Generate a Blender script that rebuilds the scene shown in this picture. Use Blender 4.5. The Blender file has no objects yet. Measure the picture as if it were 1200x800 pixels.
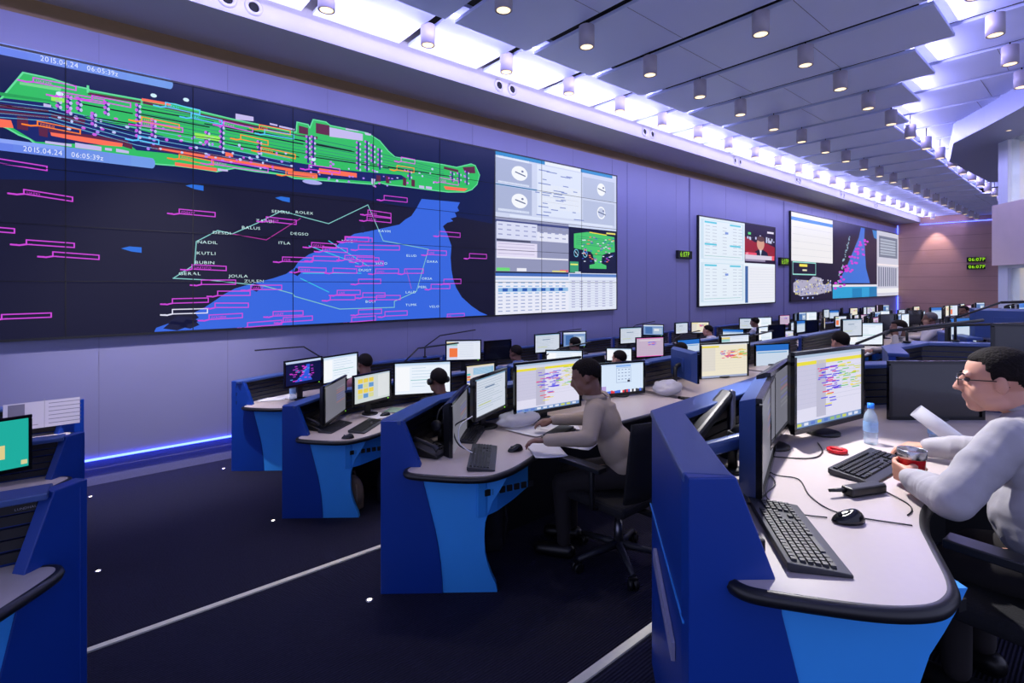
DL_E = 65.0; LED_E = 38.0; WORLD_E = 1.75; EXPO = 0.0
import bpy, bmesh, math, random
from mathutils import Vector, Matrix
PI = math.pi
SC = bpy.context.scene
C = SC.collection
rnd = random.Random(7)

# ---------------------------------------------------------------- camera survey
EYE = 1.85
FOC = 600.0
HX, HY = 600.0, 332.0
TH = math.atan2(714.0, 600.0)
CT, ST = math.cos(TH), math.sin(TH)

def at(px, py, d):
    u = (px-HX)/FOC
    return Vector((CT*d+ST*u*d, ST*d-CT*u*d, EYE-(py-HY)/FOC*d))
def at_z(px, py, z):
    return at(px, py, (EYE-z)*FOC/(py-HY))
def on_y(px, py, Y):
    u = (px-HX)/FOC
    return at(px, py, Y/(ST-CT*u))

# ---------------------------------------------------------------- materials
def lin(c):
    return tuple((x/12.92 if x <= .04045 else ((x+.055)/1.055)**2.4) for x in c)
def rgb(r, g, b):
    return lin((r/255., g/255., b/255.))+(1.,)
MATS = {}
def mat(name, col, rough=.5, metal=0., emit=None, es=0., noise=0., nscale=20., bump=0., trans=0., alpha=1., coat=0., spec=None, aniso_wave=None):
    m = bpy.data.materials.new(name); m.use_nodes = True
    nt = m.node_tree; b = nt.nodes['Principled BSDF']
    b.inputs['Base Color'].default_value = col if len(col) == 4 else tuple(col)+(1,)
    b.inputs['Roughness'].default_value = rough
    b.inputs['Metallic'].default_value = metal
    if trans: b.inputs['Transmission Weight'].default_value = trans
    if alpha < 1: b.inputs['Alpha'].default_value = alpha
    if coat: b.inputs['Coat Weight'].default_value = coat
    if spec is not None: b.inputs['Specular IOR Level'].default_value = spec
    if emit:
        b.inputs['Emission Color'].default_value = emit
        b.inputs['Emission Strength'].default_value = es
    if noise or bump:
        tc = nt.nodes.new('ShaderNodeTexCoord')
        n = nt.nodes.new('ShaderNodeTexNoise'); n.inputs['Scale'].default_value = nscale
        n.inputs['Detail'].default_value = 4
        nt.links.new(tc.outputs['Object'], n.inputs['Vector'])
        if noise:
            mx = nt.nodes.new('ShaderNodeMixRGB'); mx.blend_type = 'MULTIPLY'; mx.inputs['Fac'].default_value = 1
            rp = nt.nodes.new('ShaderNodeMapRange')
            rp.inputs['To Min'].default_value = 1-noise; rp.inputs['To Max'].default_value = 1+noise
            nt.links.new(n.outputs['Fac'], rp.inputs['Value'])
            mx.inputs['Color1'].default_value = b.inputs['Base Color'].default_value
            nt.links.new(rp.outputs['Result'], mx.inputs['Color2'])
            nt.links.new(mx.outputs['Color'], b.inputs['Base Color'])
        if bump:
            bp = nt.nodes.new('ShaderNodeBump'); bp.inputs['Strength'].default_value = bump
            bp.inputs['Distance'].default_value = .01
            nt.links.new(n.outputs['Fac'], bp.inputs['Height']); nt.links.new(bp.outputs['Normal'], b.inputs['Normal'])
    MATS[name] = m
    return m
def stripe_bump(m, axis, scale, strength, dist=.004):
    nt = m.node_tree; b = nt.nodes['Principled BSDF']
    tc = nt.nodes.new('ShaderNodeTexCoord'); w = nt.nodes.new('ShaderNodeTexWave')
    w.bands_direction = axis; w.inputs['Scale'].default_value = scale; w.inputs['Distortion'].default_value = .6
    nt.links.new(tc.outputs['Object'], w.inputs['Vector'])
    bp = nt.nodes.new('ShaderNodeBump'); bp.inputs['Strength'].default_value = strength; bp.inputs['Distance'].default_value = dist
    nt.links.new(w.outputs['Fac'], bp.inputs['Height']); nt.links.new(bp.outputs['Normal'], b.inputs['Normal'])
    return w, nt, b

WALLM = mat('wall_paint', rgb(130, 130, 166), .38, noise=.03, nscale=3)
SOFF = mat('soffit_paint', rgb(176, 172, 178), .6, noise=.03, nscale=2)
TAN = mat('tan_strip', rgb(132, 106, 72), .5, noise=.1, nscale=6)  # plain tan tone for the strip above the display wall
CPAN = mat('ceiling_metal', rgb(208, 217, 250), .45, metal=.0, noise=.03, nscale=1.5)
CDARK = mat('ceiling_void', rgb(8, 9, 14), .9, noise=.05)
CARPET = mat('navy_carpet', rgb(37, 37, 54), .95, noise=.35, nscale=60, spec=.1)
w_, nt_, b_ = stripe_bump(CARPET, 'Y', 22, .8)
mr = nt_.nodes.new('ShaderNodeMapRange'); mr.inputs['To Min'].default_value = .65; mr.inputs['To Max'].default_value = 1.3
nt_.links.new(w_.outputs['Fac'], mr.inputs['Value'])
mx = nt_.nodes.new('ShaderNodeMixRGB'); mx.blend_type = 'MULTIPLY'; mx.inputs['Fac'].default_value = 1
nt_.links.new(b_.inputs['Base Color'].links[0].from_socket, mx.inputs['Color1'])
nt_.links.new(mr.outputs['Result'], mx.inputs['Color2']); nt_.links.new(mx.outputs['Color'], b_.inputs['Base Color'])
SKIRT = mat('skirting_carpet', rgb(118, 118, 146), .9, noise=.15, nscale=80)
NOSE = mat('cream_nosing', rgb(240, 236, 214), .6, noise=.08, nscale=30)
WOODW = mat('wood_panelling', rgb(178, 136, 126), .5, noise=.1, nscale=4)
nt = WOODW.node_tree
tc = nt.nodes.new('ShaderNodeTexCoord'); mp = nt.nodes.new('ShaderNodeMapping'); mp.inputs['Scale'].default_value = (.4, .4, 7)
nn = [n for n in nt.nodes if n.type == 'TEX_NOISE'][0]
nt.links.new(tc.outputs['Object'], mp.inputs['Vector']); nt.links.new(mp.outputs['Vector'], nn.inputs['Vector'])
NAVY = mat('console_navy', rgb(4, 55, 145), .42, noise=.04, nscale=8)
RAILM = mat('console_rail', rgb(52, 78, 138), .4, noise=.05, nscale=12)
SKYB = mat('console_light_blue', rgb(56, 158, 244), .45, noise=.04, nscale=6)
LAMI = mat('worktop_laminate', rgb(196, 184, 182), .35, noise=.03, nscale=40)
BLKR = mat('black_edge', rgb(22, 22, 26), .35, noise=.1, nscale=30)
BLKP = mat('black_plastic', rgb(20, 21, 25), .45, noise=.1, nscale=40)
BLKG = mat('black_gloss', rgb(13, 14, 18), .18, noise=.05, nscale=40)
KEYM = mat('keycap_plastic', rgb(30, 31, 36), .5, noise=.08, nscale=60)
CHARC = mat('charcoal_plastic', rgb(38, 40, 48), .5, noise=.08, nscale=40)
FABR = mat('black_mesh_fabric', rgb(20, 20, 25), .9, noise=.3, nscale=150, bump=.3)
CHROM = mat('chair_steel', rgb(120, 120, 128), .3, metal=.9, noise=.05)
SLATM = mat('slat_black', rgb(20, 20, 26), .4, noise=.1)
PAPER = mat('paper', rgb(225, 225, 232), .7, noise=.03, nscale=30)
LENS = mat('downlight_lens', rgb(240, 225, 200), .4, emit=rgb(255, 222, 178), es=1.7, noise=.02)
CANM = mat('downlight_can', rgb(172, 165, 178), .4, noise=.03)
RIMM = mat('downlight_rim', rgb(80, 78, 90), .4, noise=.03)
LEDB = mat('led_blue', rgb(30, 40, 255), .4, emit=(0.06, .10, 1, 1), es=9, noise=.01)
LEDW = mat('led_violet_white', rgb(220, 220, 255), .4, emit=(.58, .55, 1, 1), es=5, noise=.01)
FLED = mat('floor_led', rgb(255, 230, 200), .4, emit=(1, .8, .6, 1), es=7, noise=.01)
GREENL = mat('clock_green', rgb(170, 255, 20), .4, emit=(.45, 1, .03, 1), es=1.1, noise=.01)
LEDG = mat('status_green', rgb(120, 255, 60), .4, emit=(.3, 1, .05, 1), es=1.5, noise=.01)
SKIN = mat('skin', rgb(206, 150, 128), .5, noise=.06, nscale=18, bump=.05)
SKIN.node_tree.nodes['Principled BSDF'].inputs['Subsurface Weight'].default_value = .08
SKIN.node_tree.nodes['Principled BSDF'].inputs['Subsurface Radius'].default_value = (.01, .004, .002)
SKIND = mat('skin_dark', rgb(120, 82, 68), .5, noise=.06, nscale=18)
HAIR = mat('hair_black', rgb(22, 17, 17), .8, spec=.15, noise=.5, nscale=120, bump=.6)
HAIRG = mat('hair_grey', rgb(84, 80, 84), .7, noise=.3, nscale=90, bump=.5)
SHG = mat('shirt_grey', rgb(164, 161, 168), .85, noise=.05, nscale=14, bump=.25)
SHT = mat('shirt_tan', rgb(176, 160, 142), .85, noise=.08, nscale=14, bump=.25)
SHP = mat('shirt_pink', rgb(170, 110, 120), .85, noise=.08, nscale=14)
SHB = mat('shirt_blue', rgb(78, 98, 150), .85, noise=.08, nscale=14)
SHK = mat('shirt_black', rgb(32, 32, 42), .85, noise=.08, nscale=14)
SHW = mat('shirt_white', rgb(190, 188, 200), .85, noise=.06, nscale=14)
TRO = mat('trousers_dark', rgb(34, 30, 33), .9, noise=.1, nscale=30)
SHOE = mat('shoe_black', rgb(15, 14, 16), .4, noise=.1)
REDM = mat('red_enamel', rgb(190, 14, 28), .25, noise=.05)
STEEL = mat('brushed_steel', rgb(190, 190, 195), .25, metal=1, noise=.05)
def clear(name, col, a, rough=.05):
    m = mat(name, col, rough, noise=.02); m.node_tree.nodes['Principled BSDF'].inputs['Alpha'].default_value = a
    return m
PET = clear('bottle_plastic', rgb(200, 225, 245), .38)
PBAG = clear('thin_plastic', rgb(215, 215, 228), .65, .3)
GLASS = clear('booth_glass', rgb(180, 200, 225), .35)
BLUEC = mat('bottle_cap_blue', rgb(30, 120, 230), .4, noise=.03)
LABELM = mat('bottle_label', rgb(150, 190, 235), .5, noise=.2, nscale=60)
BAGM = mat('bag_fabric', rgb(30, 30, 38), .85, noise=.2, nscale=40, bump=.3)
BAGT = mat('paper_bag_tan', rgb(130, 112, 96), .85, noise=.1, nscale=20)
WHITEP = mat('column_paint', rgb(205, 212, 230), .5, noise=.02)
BULK = mat('bulkhead_paint', rgb(128, 138, 172), .5, noise=.02)
BAND = mat('booth_wood', rgb(205, 186, 186), .5, noise=.06, nscale=5)
ROOMW = mat('booth_interior', rgb(225, 215, 200), .6, noise=.04, nscale=4)
DARKW = mat('dark_lens_glass', rgb(40, 40, 50), .1, noise=.02)
# a screen: emission taken from the picture's own colours
def display_mat():
    m = bpy.data.materials.new('display_panel'); m.use_nodes = True
    nt = m.node_tree; b = nt.nodes['Principled BSDF']
    a = nt.nodes.new('ShaderNodeAttribute'); a.attribute_name = 'Col'
    b.inputs['Base Color'].default_value = (.006, .006, .008, 1); b.inputs['Roughness'].default_value = .3
    b.inputs['Specular IOR Level'].default_value = .12
    nt.links.new(a.outputs['Color'], b.inputs['Emission Color']); b.inputs['Emission Strength'].default_value = 1.0
    return m
DISP = display_mat()
OFFM = mat('dark_screen_glass', rgb(16, 16, 22), .22, noise=.05, spec=.7, coat=.3)
CMAT = None
def print_mat():
    m = bpy.data.materials.new('printed_surface'); m.use_nodes = True
    nt = m.node_tree; b = nt.nodes['Principled BSDF']
    a = nt.nodes.new('ShaderNodeAttribute'); a.attribute_name = 'Col'
    nt.links.new(a.outputs['Color'], b.inputs['Base Color']); b.inputs['Roughness'].default_value = .6
    return m
PRINT = print_mat()

# ---------------------------------------------------------------- mesh builder
class MB:
    def __init__(s): s.v = []; s.f = []; s.sm = []
    def add(s, vs, fs, smooth=False, M=None):
        n = len(s.v)
        for p in vs:
            p = Vector(p)
            s.v.append(M @ p if M is not None else p)
        for f in fs: s.f.append(tuple(i+n for i in f)); s.sm.append(smooth)
        return s
    def box(s, c, d, rz=0, M=None, taper=1.0):
        hx, hy, hz = d[0]/2, d[1]/2, d[2]/2
        vs = [(-hx, -hy, -hz), (hx, -hy, -hz), (hx, hy, -hz), (-hx, hy, -hz)]
        vs += [(x*taper, y*taper, hz) for x, y, z in vs]
        T = Matrix.Translation(Vector(c)) @ Matrix.Rotation(rz, 4, 'Z')
        if M is not None: T = M @ T
        return s.add(vs, [(3, 2, 1, 0), (4, 5, 6, 7), (0, 1, 5, 4), (1, 2, 6, 5), (2, 3, 7, 6), (3, 0, 4, 7)], False, T)
    def prism(s, poly, z0, z1, M=None):
        n = len(poly)
        a = sum(poly[i][0]*poly[(i+1) % n][1]-poly[(i+1) % n][0]*poly[i][1] for i in range(n))
        if a < 0: poly = list(reversed(poly))
        vs = [(p[0], p[1], z0) for p in poly]+[(p[0], p[1], z1) for p in poly]
        fs = [tuple(reversed(range(n))), tuple(range(n, 2*n))]
        fs += [(i, (i+1) % n, n+(i+1) % n, n+i) for i in range(n)]
        return s.add(vs, fs, False, M)
    def tube(s, pts, r, seg=10, M=None, caps=True):
        pts = [Vector(p) for p in pts]; n = len(pts)
        rs = r if isinstance(r, (list, tuple)) else [r]*n
        vs = []; up = Vector((0, 0, 1)); prev = None
        for i, p in enumerate(pts):
            t = (pts[min(i+1, n-1)]-pts[max(i-1, 0)])
            if t.length < 1e-9: t = Vector((0, 0, 1))
            t.normalize()
            if prev is None:
                a = up if abs(t.z) < .9 else Vector((1, 0, 0))
                x = t.cross(a).normalized()
            else:
                x = (prev-t*prev.dot(t))
                x = x.normalized() if x.length > 1e-6 else t.orthogonal().normalized()
            prev = x; y = t.cross(x)
            for k in range(seg):
                an = 2*PI*k/seg
                vs.append(p+(x*math.cos(an)+y*math.sin(an))*rs[i])
        fs = []
        for i in range(n-1):
            for k in range(seg):
                a = i*seg+k; b = i*seg+(k+1) % seg
                fs.append((a, b, b+seg, a+seg))
        s.add(vs, fs, True, M)
        if caps:
            m = len(s.v)-len(vs)
            s.f.append(tuple(m+k for k in reversed(range(seg)))); s.sm.append(False)
            s.f.append(tuple(m+(n-1)*seg+k for k in range(seg))); s.sm.append(False)
        return s
    def lathe(s, prof, seg=20, M=None, smooth=True, cap=True):
        vs = []; n = len(prof)
        for r, z in prof:
            for k in range(seg):
                a = 2*PI*k/seg; vs.append((r*math.cos(a), r*math.sin(a), z))
        fs = []
        for i in range(n-1):
            for k in range(seg):
                a = i*seg+k; b = i*seg+(k+1) % seg
                fs.append((a, b, b+seg, a+seg))
        fs2 = []
        if cap and prof[0][0] > 1e-5: fs2.append(tuple(reversed(range(seg))))
        if cap and prof[-1][0] > 1e-5: fs2.append(tuple((n-1)*seg+k for k in range(seg)))
        s.add(vs, fs, smooth, M)
        m = len(s.v)-len(vs)
        for f in fs2: s.f.append(tuple(m+i for i in f)); s.sm.append(False)
        return s
    def ell(s, c, r, seg=16, rings=10, M=None, rot=None):
        vs = []; fs = []
        for i in range(rings+1):
            ph = PI*i/rings
            for k in range(seg):
                a = 2*PI*k/seg
                vs.append((r[0]*math.sin(ph)*math.cos(a), r[1]*math.sin(ph)*math.sin(a), -r[2]*math.cos(ph)))
        for i in range(rings):
            for k in range(seg):
                a = i*seg+k; b = i*seg+(k+1) % seg
                fs.append((a, b, b+seg, a+seg))
        T = Matrix.Translation(Vector(c))
        if rot is not None: T = T @ rot
        if M is not None: T = M @ T
        return s.add(vs, fs, True, T)
    def cone(s, a, b, ra, rb, seg=14, M=None):
        """a limb piece: a tapered rod with round ends"""
        a = Vector(a); b = Vector(b); t = b-a; L = t.length
        if L < 1e-6: return s.ell(a, (ra,)*3, M=M)
        prof = [(0, -ra)]
        for k in range(1, 4):
            an = PI/2*k/4; prof.append((ra*math.sin(an), -ra*math.cos(an)))
        prof += [(ra, 0), (rb, L)]
        for k in range(1, 4):
            an = PI/2*k/4; prof.append((rb*math.cos(an), L+rb*math.sin(an)))
        prof.append((0, L+rb))
        q = Vector((0, 0, 1)).rotation_difference(t.normalized())
        T = Matrix.Translation(a) @ q.to_matrix().to_4x4()
        if M is not None: T = M @ T
        prof = [(max(p[0], 1e-6), p[1]) for p in prof]
        return s.lathe(prof, seg, T)
    def mesh(s, name):
        me = bpy.data.meshes.new(name)
        me.from_pydata([tuple(v) for v in s.v], [], s.f)
        me.polygons.foreach_set('use_smooth', s.sm)
        me.update()
        return me
    def build(s, name, m, parent=None, bevel=0, world=True, seg=2):
        me = s.mesh(name)
        if m is not None: me.materials.append(m)
        o = bpy.data.objects.new(name, me); C.objects.link(o)
        if parent is not None:
            o.parent = parent
            if world:
                me.transform(wm(parent).inverted())
        elif world == 'base':
            xs = [v.co for v in me.vertices]
            lo = Vector((min(c[i] for c in xs) for i in range(3))); hi = Vector((max(c[i] for c in xs) for i in range(3)))
            b = Vector(((lo.x+hi.x)/2, (lo.y+hi.y)/2, lo.z)); me.transform(Matrix.Translation(-b)); o.location = b
        if bevel:
            md = o.modifiers.new('Bevel', 'BEVEL'); md.width = bevel; md.segments = seg; md.limit_method = 'ANGLE'; md.angle_limit = .6
        return o
def wm(o):
    M = o.matrix_basis.copy()
    p = o.parent
    while p is not None:
        M = p.matrix_basis @ M; p = p.parent
    return M
def tag(o, label=None, cat=None, group=None, kind=None):
    if label: o['label'] = label
    if cat: o['category'] = cat
    if group: o['group'] = group
    if kind: o['kind'] = kind
    return o
def thing(name, label, cat, loc=(0, 0, 0), rz=0, group=None):
    o = bpy.data.objects.new(name, None); C.objects.link(o)
    o.empty_display_size = .1
    o.location = loc; o.rotation_euler = (0, 0, rz)
    return tag(o, label, cat, group)
def copy_tree(o, parent=None):
    c = o.copy(); C.objects.link(c); c.parent = parent
    for ch in [x for x in KIDS.get(o.name, None) or o.children]: copy_tree(ch, c)
    return c
KIDS = {}
def dup(o, loc, rz, label, group=None):
    c = copy_tree(o); c.location = loc; c.rotation_euler = (0, 0, rz); c['label'] = label
    if group: c['group'] = group
    elif 'group' in c and group == '': del c['group']
    return c
def struct(o): o['kind'] = 'structure'; return o
ORD = ['first', 'second', 'third', 'fourth', 'fifth', 'sixth', 'seventh', 'eighth', 'ninth', 'tenth', 'eleventh', 'twelfth', 'thirteenth', 'fourteenth', 'fifteenth', 'sixteenth', 'seventeenth', 'eighteenth', 'nineteenth', 'twentieth', 'twenty-first', 'twenty-second', 'twenty-third', 'twenty-fourth', 'twenty-fifth']
def offset(pts, d):
    """offset a polyline to its left by d"""
    out = []; n = len(pts)
    for i, p in enumerate(pts):
        ns = []
        if i > 0:
            t = Vector((p[0]-pts[i-1][0], p[1]-pts[i-1][1])).normalized(); ns.append(Vector((-t.y, t.x)))
        if i < n-1:
            t = Vector((pts[i+1][0]-p[0], pts[i+1][1]-p[1])).normalized(); ns.append(Vector((-t.y, t.x)))
        if len(ns) == 2:
            m = (ns[0]+ns[1]).normalized(); k = d/max(.4, m.dot(ns[0]))
        else: m = ns[0]; k = d
        out.append((p[0]+m.x*k, p[1]+m.y*k))
    return out
def band(mb, pts, d0, d1, z0, z1):
    a = offset(pts, d0) if d0 else list(pts); b = offset(pts, d1) if d1 else list(pts)
    n = len(a)
    vs = []
    for i in range(n):
        vs += [(a[i][0], a[i][1], z0), (b[i][0], b[i][1], z0), (b[i][0], b[i][1], z1), (a[i][0], a[i][1], z1)]
    fs = []
    for i in range(n-1):
        for k in range(4):
            q = (i*4+k, i*4+(k+1) % 4, i*4+4+(k+1) % 4, i*4+4+k)
            fs.append(q)
    fs.append((3, 2, 1, 0)); fs.append(tuple((n-1)*4+k for k in range(4)))
    mb.add(vs, fs)
def fix_normals(o):
    bm = bmesh.new(); bm.from_mesh(o.data); bmesh.ops.recalc_face_normals(bm, faces=bm.faces); bm.to_mesh(o.data); bm.free()
def smooth_curve(pts, k=4):
    """Catmull-Rom through the points"""
    P = [Vector(p) for p in pts]; out = []
    for i in range(len(P)-1):
        p0 = P[max(i-1, 0)]; p1 = P[i]; p2 = P[i+1]; p3 = P[min(i+2, len(P)-1)]
        for j in range(k):
            t = j/k
            out.append(.5*((2*p1)+(p2-p0)*t+(2*p0-5*p1+4*p2-p3)*t*t+(3*p1-p0-3*p2+p3)*t**3))
    out.append(P[-1])
    return [tuple(p) for p in out]

# ---------------------------------------------------------------- flat pictures (screens, printed matter)
GL = {}
def glyph(ch):
    if ch in GL: return GL[ch]
    cu = bpy.data.curves.new('glyph', 'FONT'); cu.body = ch; cu.size = 1.0; cu.resolution_u = 2
    o = bpy.data.objects.new('glyph', cu); C.objects.link(o)
    dg = bpy.context.evaluated_depsgraph_get()
    me = o.evaluated_get(dg).to_mesh()
    vs = [(v.co.x, v.co.y) for v in me.vertices]; fs = [tuple(p.vertices) for p in me.polygons]
    o.evaluated_get(dg).to_mesh_clear()
    bpy.data.objects.remove(o); bpy.data.curves.remove(cu)
    adv = (max([v[0] for v in vs])+.09) if vs else .3
    GL[ch] = (vs, fs, adv)
    return GL[ch]
class Canvas:
    """coloured shapes on a flat sheet: x to the right, y up, front towards local -Y"""
    def __init__(s, w, h, eps=.0003): s.w = w; s.h = h; s.eps = eps; s.v = []; s.f = []; s.c = []
    def poly(s, pts, col, l=1):
        n = len(s.v)
        for p in pts: s.v.append((p[0], -l*s.eps, p[1]))
        a = sum(pts[i][0]*pts[(i+1) % len(pts)][1]-pts[(i+1) % len(pts)][0]*pts[i][1] for i in range(len(pts)))
        ids = list(range(n, n+len(pts)))
        if a < 0: ids.reverse()
        s.f.append(ids); s.c.append(col)
    def rect(s, x, y, w, h, col, l=1): s.poly([(x, y), (x+w, y), (x+w, y+h), (x, y+h)], col, l)
    def line(s, pts, w, col, l=2, closed=False):
        P = [Vector((p[0], p[1])) for p in pts]
        if closed: P.append(P[0])
        for a, b in zip(P[:-1], P[1:]):
            t = b-a
            if t.length < 1e-9: continue
            t.normalize(); n = Vector((-t.y, t.x))*w/2; e = t*w*.4
            s.poly([a-n-e, b-n+e, b+n+e, a+n-e], col, l)
    def frame(s, x, y, w, h, t, col, l=2): s.line([(x, y), (x+w, y), (x+w, y+h), (x, y+h)], t, col, l, True)
    def disc(s, x, y, rx, ry, col, l=2, n=20): s.poly([(x+rx*math.cos(2*PI*k/n), y+ry*math.sin(2*PI*k/n)) for k in range(n)], col, l)
    def text(s, t, x, y, h, col, l=3, sx=1.0, M2=None):
        for ch in t:
            if ch == ' ': x += .35*h*sx; continue
            vs, fs, adv = glyph(ch)
            n = len(s.v)
            for a, b in vs:
                q = (x+a*h*sx, y+b*h)
                if M2: q = M2(q)
                s.v.append((q[0], -l*s.eps, q[1]))
            for f in fs: s.f.append([n+i for i in f]); s.c.append(col)
            x += adv*h*sx
        return x
    def mesh(s, name, thick=.004):
        n = len(s.v); w, h, d = s.w, s.h, thick
        vs = s.v+[(0, 0, 0), (w, 0, 0), (w, 0, h), (0, 0, h), (0, d, 0), (w, d, 0), (w, d, h), (0, d, h)]
        fs = s.f+[[n, n+1, n+2, n+3], [n+4, n+7, n+6, n+5], [n, n+4, n+5, n+1], [n+1, n+5, n+6, n+2], [n+2, n+6, n+7, n+3], [n+3, n+7, n+4, n]]
        blk = (.002, .002, .004, 1)
        cs = s.c+[s.bg if hasattr(s, 'bg') else blk]+[blk]*5
        me = bpy.data.meshes.new(name); me.from_pydata(vs, [], fs)
        ca = me.color_attributes.new('Col', 'FLOAT_COLOR', 'CORNER')
        buf = []
        for p in me.polygons:
            c = cs[p.index]; buf += list(c[:3])+[1.0] if False else []
            for _ in range(p.loop_total): buf += [c[0], c[1], c[2], 1.0]
        ca.data.foreach_set('color', buf)
        me.update()
        return me
    def build(s, name, parent=None, loc=(0, 0, 0), m=None, rot=(0, 0, 0), thick=.004):
        me = s.mesh(name, thick); me.materials.append(m or DISP)
        o = bpy.data.objects.new(name, me); C.objects.link(o); o.parent = parent; o.location = loc; o.rotation_euler = rot
        return o
def K(r, g, b, k=1.0):
    c = lin((r/255., g/255., b/255.)); return (c[0]*k, c[1]*k, c[2]*k, 1)
# ================================================================ THE ROOM
WY = 7.0                 # face of the display wall
XL, XR = -4.0, 30.3      # room length
LOW, MID, TOP = -.3, 0., .3   # the three terraces
E1, E2 = 3.36, 1.37      # step edges
def terrace(y): return LOW if y > E1 else (MID if y > E2 else TOP)

b = MB()
prof = [(-4, -.6), (-4, TOP), (E2, TOP), (E2, MID), (E1, MID), (E1, LOW), (WY+.3, LOW), (WY+.3, -.6)]
n = len(prof)
vs = [(XL, y, z) for y, z in prof]+[(XR+.3, y, z) for y, z in prof]
b.add(vs, [tuple(range(n)), tuple(reversed(range(n, 2*n)))]+[((i+1) % n, i, n+i, n+(i+1) % n) for i in range(n)])
fl = struct(b.build('floor', CARPET)); fix_normals(fl)
for i, (y, z) in enumerate(((E1, MID), (E2, TOP))):
    b = MB(); b.box(((XL+XR)/2, y-.022, z+.004), (XR-XL, .02, .01)); b.box(((XL+XR)/2, y-.002, z-.002), (XR-XL, .02, .016))
    struct(b.build('trim_%d' % (i+1), NOSE))
# display wall: panels over a recessed plinth, tan strip on top
SZ = 1.85+2.43*1.184; TZ = 1.85+2.25*1.184-.0
w = MB(); w.box(((XL+XR)/2, WY+.15, (TZ)/2), (XR-XL, .3, TZ))
wl = struct(w.build('wall_left', WALLM))
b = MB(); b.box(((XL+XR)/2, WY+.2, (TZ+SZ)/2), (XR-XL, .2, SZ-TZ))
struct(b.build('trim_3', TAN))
b = MB(); b.box(((XL+XR)/2, WY+.17, -.15), (XR-XL, .25, .3)); struct(b.build('baseboard_left', SKIRT))
# fine joints in the wall panelling
sj = MB()
for px, wd in ((735, .012), (808, .07), (918.5, .07)):
    x = on_y(px, 330, WY).x
    sj.box((x, WY-.001, TZ/2), (wd, .006, TZ-.02))
struct(sj.build('joint', mat('joint_shade', rgb(100, 98, 132), .6, noise=.05), wl))
sj = MB()
for k in range(0, 26):
    sj.box((-2.3+k*1.22, WY-.0005, TZ/2), (.006, .003, TZ-.02))
struct(sj.build('joint', mat('joint_fine', rgb(118, 116, 142), .6, noise=.05), wl))
led = MB(); led.box(((XL+XR)/2, WY-.012, -.012), (XR-XL-.1, .02, .02))
tag(led.build('led_strip', LEDB), 'blue glowing LED strip along the foot of the display wall', 'light strip')
# soffit and fascia
FY = 6.1; FZ = 1.85+2.65*1.184
b = MB()
b.box(((XL+XR)/2, (FY+.06+WY+.3)/2, SZ+.03), (XR-XL, WY+.3-FY-.06, .06))
b.box(((XL+XR)/2, FY+.03, (SZ+FZ)/2+.2), (XR-XL, .06, FZ-SZ+.4))
so = struct(b.build('trim_4', SOFF))
# paired round air ports in the fascia
k = 0
for x0 in (1.31, 5.0, 8.7, 12.4, 16.1, 19.8, 23.5):
    for dx in (-.13, .13):
        M = Matrix.Translation((x0+dx, FY, (SZ+FZ)/2+.01)) @ Matrix.Rotation(PI/2, 4, 'X')
        t = thing('ceiling_air_nozzle', 'round white air nozzle in the ceiling fascia, %s of the %s pair along the wall' % (('first', 'second')[dx > 0], ORD[k]), 'air vent', (x0+dx, FY, (SZ+FZ)/2+.01), 0, 'round air nozzles in the fascia')
        r = MB(); r.lathe([(.055, .001), (.058, .02), (.08, .022), (.092, .012), (.095, .001)], 28, M, cap=False); r.build('rim', SOFF, t)
        c = MB(); c.lathe([(.054, .001), (.03, .004), (.0001, .004)], 24, M); c.build('opening', CDARK, t)
    k += 1
# end wall, wood panelled
ew = MB(); ew.box((XR+.1, 1.5, 2.4), (.2, 11.6, 5.6)); ewo = struct(ew.build('wall_end', WOODW))
g = MB()
for k in range(1, 8): g.box((XR-.002, 1.5, .3+k*.62), (.004, 11, .012))
struct(g.build('joint', mat('wood_joint', rgb(110, 84, 80), .6, noise=.1), ewo))
led = MB(); led.box((XR-.03, WY-.03, 2.4), (.02, .02, 4.5))
tag(led.build('led_strip', LEDB), 'upright blue LED strip in the corner of the wood wall', 'light strip')
led = MB(); led.box((XR-.06, 4.4, 4.62), (.02, 3.4, .02))
tag(led.build('ceiling_led_strip', LEDB), 'level blue LED strip along the top of the wood wall', 'light strip')

# ceiling: black void, then floating metal panels in three bands
Z2 = 1.85+2.5*1.184; Z1 = Z2+.17
S0 = 3.185; SP = 1.22
ZV = Z2+.75
b = MB(); b.box(((XL+XR)/2, 1.5, ZV+.1), (XR-XL+.6, 11.6, .2))
ceil = struct(b.build('ceiling', CDARK))
GAP = .065
def panel(x0, x1, y0, y1, z, zt=.04):
    if y1-y0 < .1: return
    p = MB(); p.box(((x0+x1)/2, (y0+y1)/2, z+zt/2), (x1-x0, y1-y0, zt))
    n = max(1, int((y1-y0)/1.2))
    o = p.build('panel', CPAN, ceil); struct(o)
    if n > 1:
        j = MB()
        for k in range(1, n): j.box(((x0+x1)/2, y0+(y1-y0)*k/n, z-.0005), (x1-x0-.01, .006, .002))
        struct(j.build('joint', MATS['joint_fine'], o))
ledge = []
k0 = -4
for k in range(k0, 22):
    xa = S0+SP*k+GAP; xb = S0+SP*(k+1)-GAP
    # how far the middle band reaches away from the wall
    i = k-3                       # panel whose corner is at (1117,40)
    if i <= 3: ye = 1.28+.41*i
    else: ye = 2.75+.02*(i-3)
    ys = 4.88 if k < 9 else (4.88-.14*(k-9) if k < 13 else 4.4)
    if k >= 16: ye = 1.9
    ye = max(ye, -1.6)
    panel(xa, xb, ye, ys, Z2)
    panel(xa, xb, ys-.18, FY-.13, Z1-.05)
    panel(xa, xb, -3.8, ye+.18, Z1)
    ledge.append((xa, xb, ye, ys))
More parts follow.
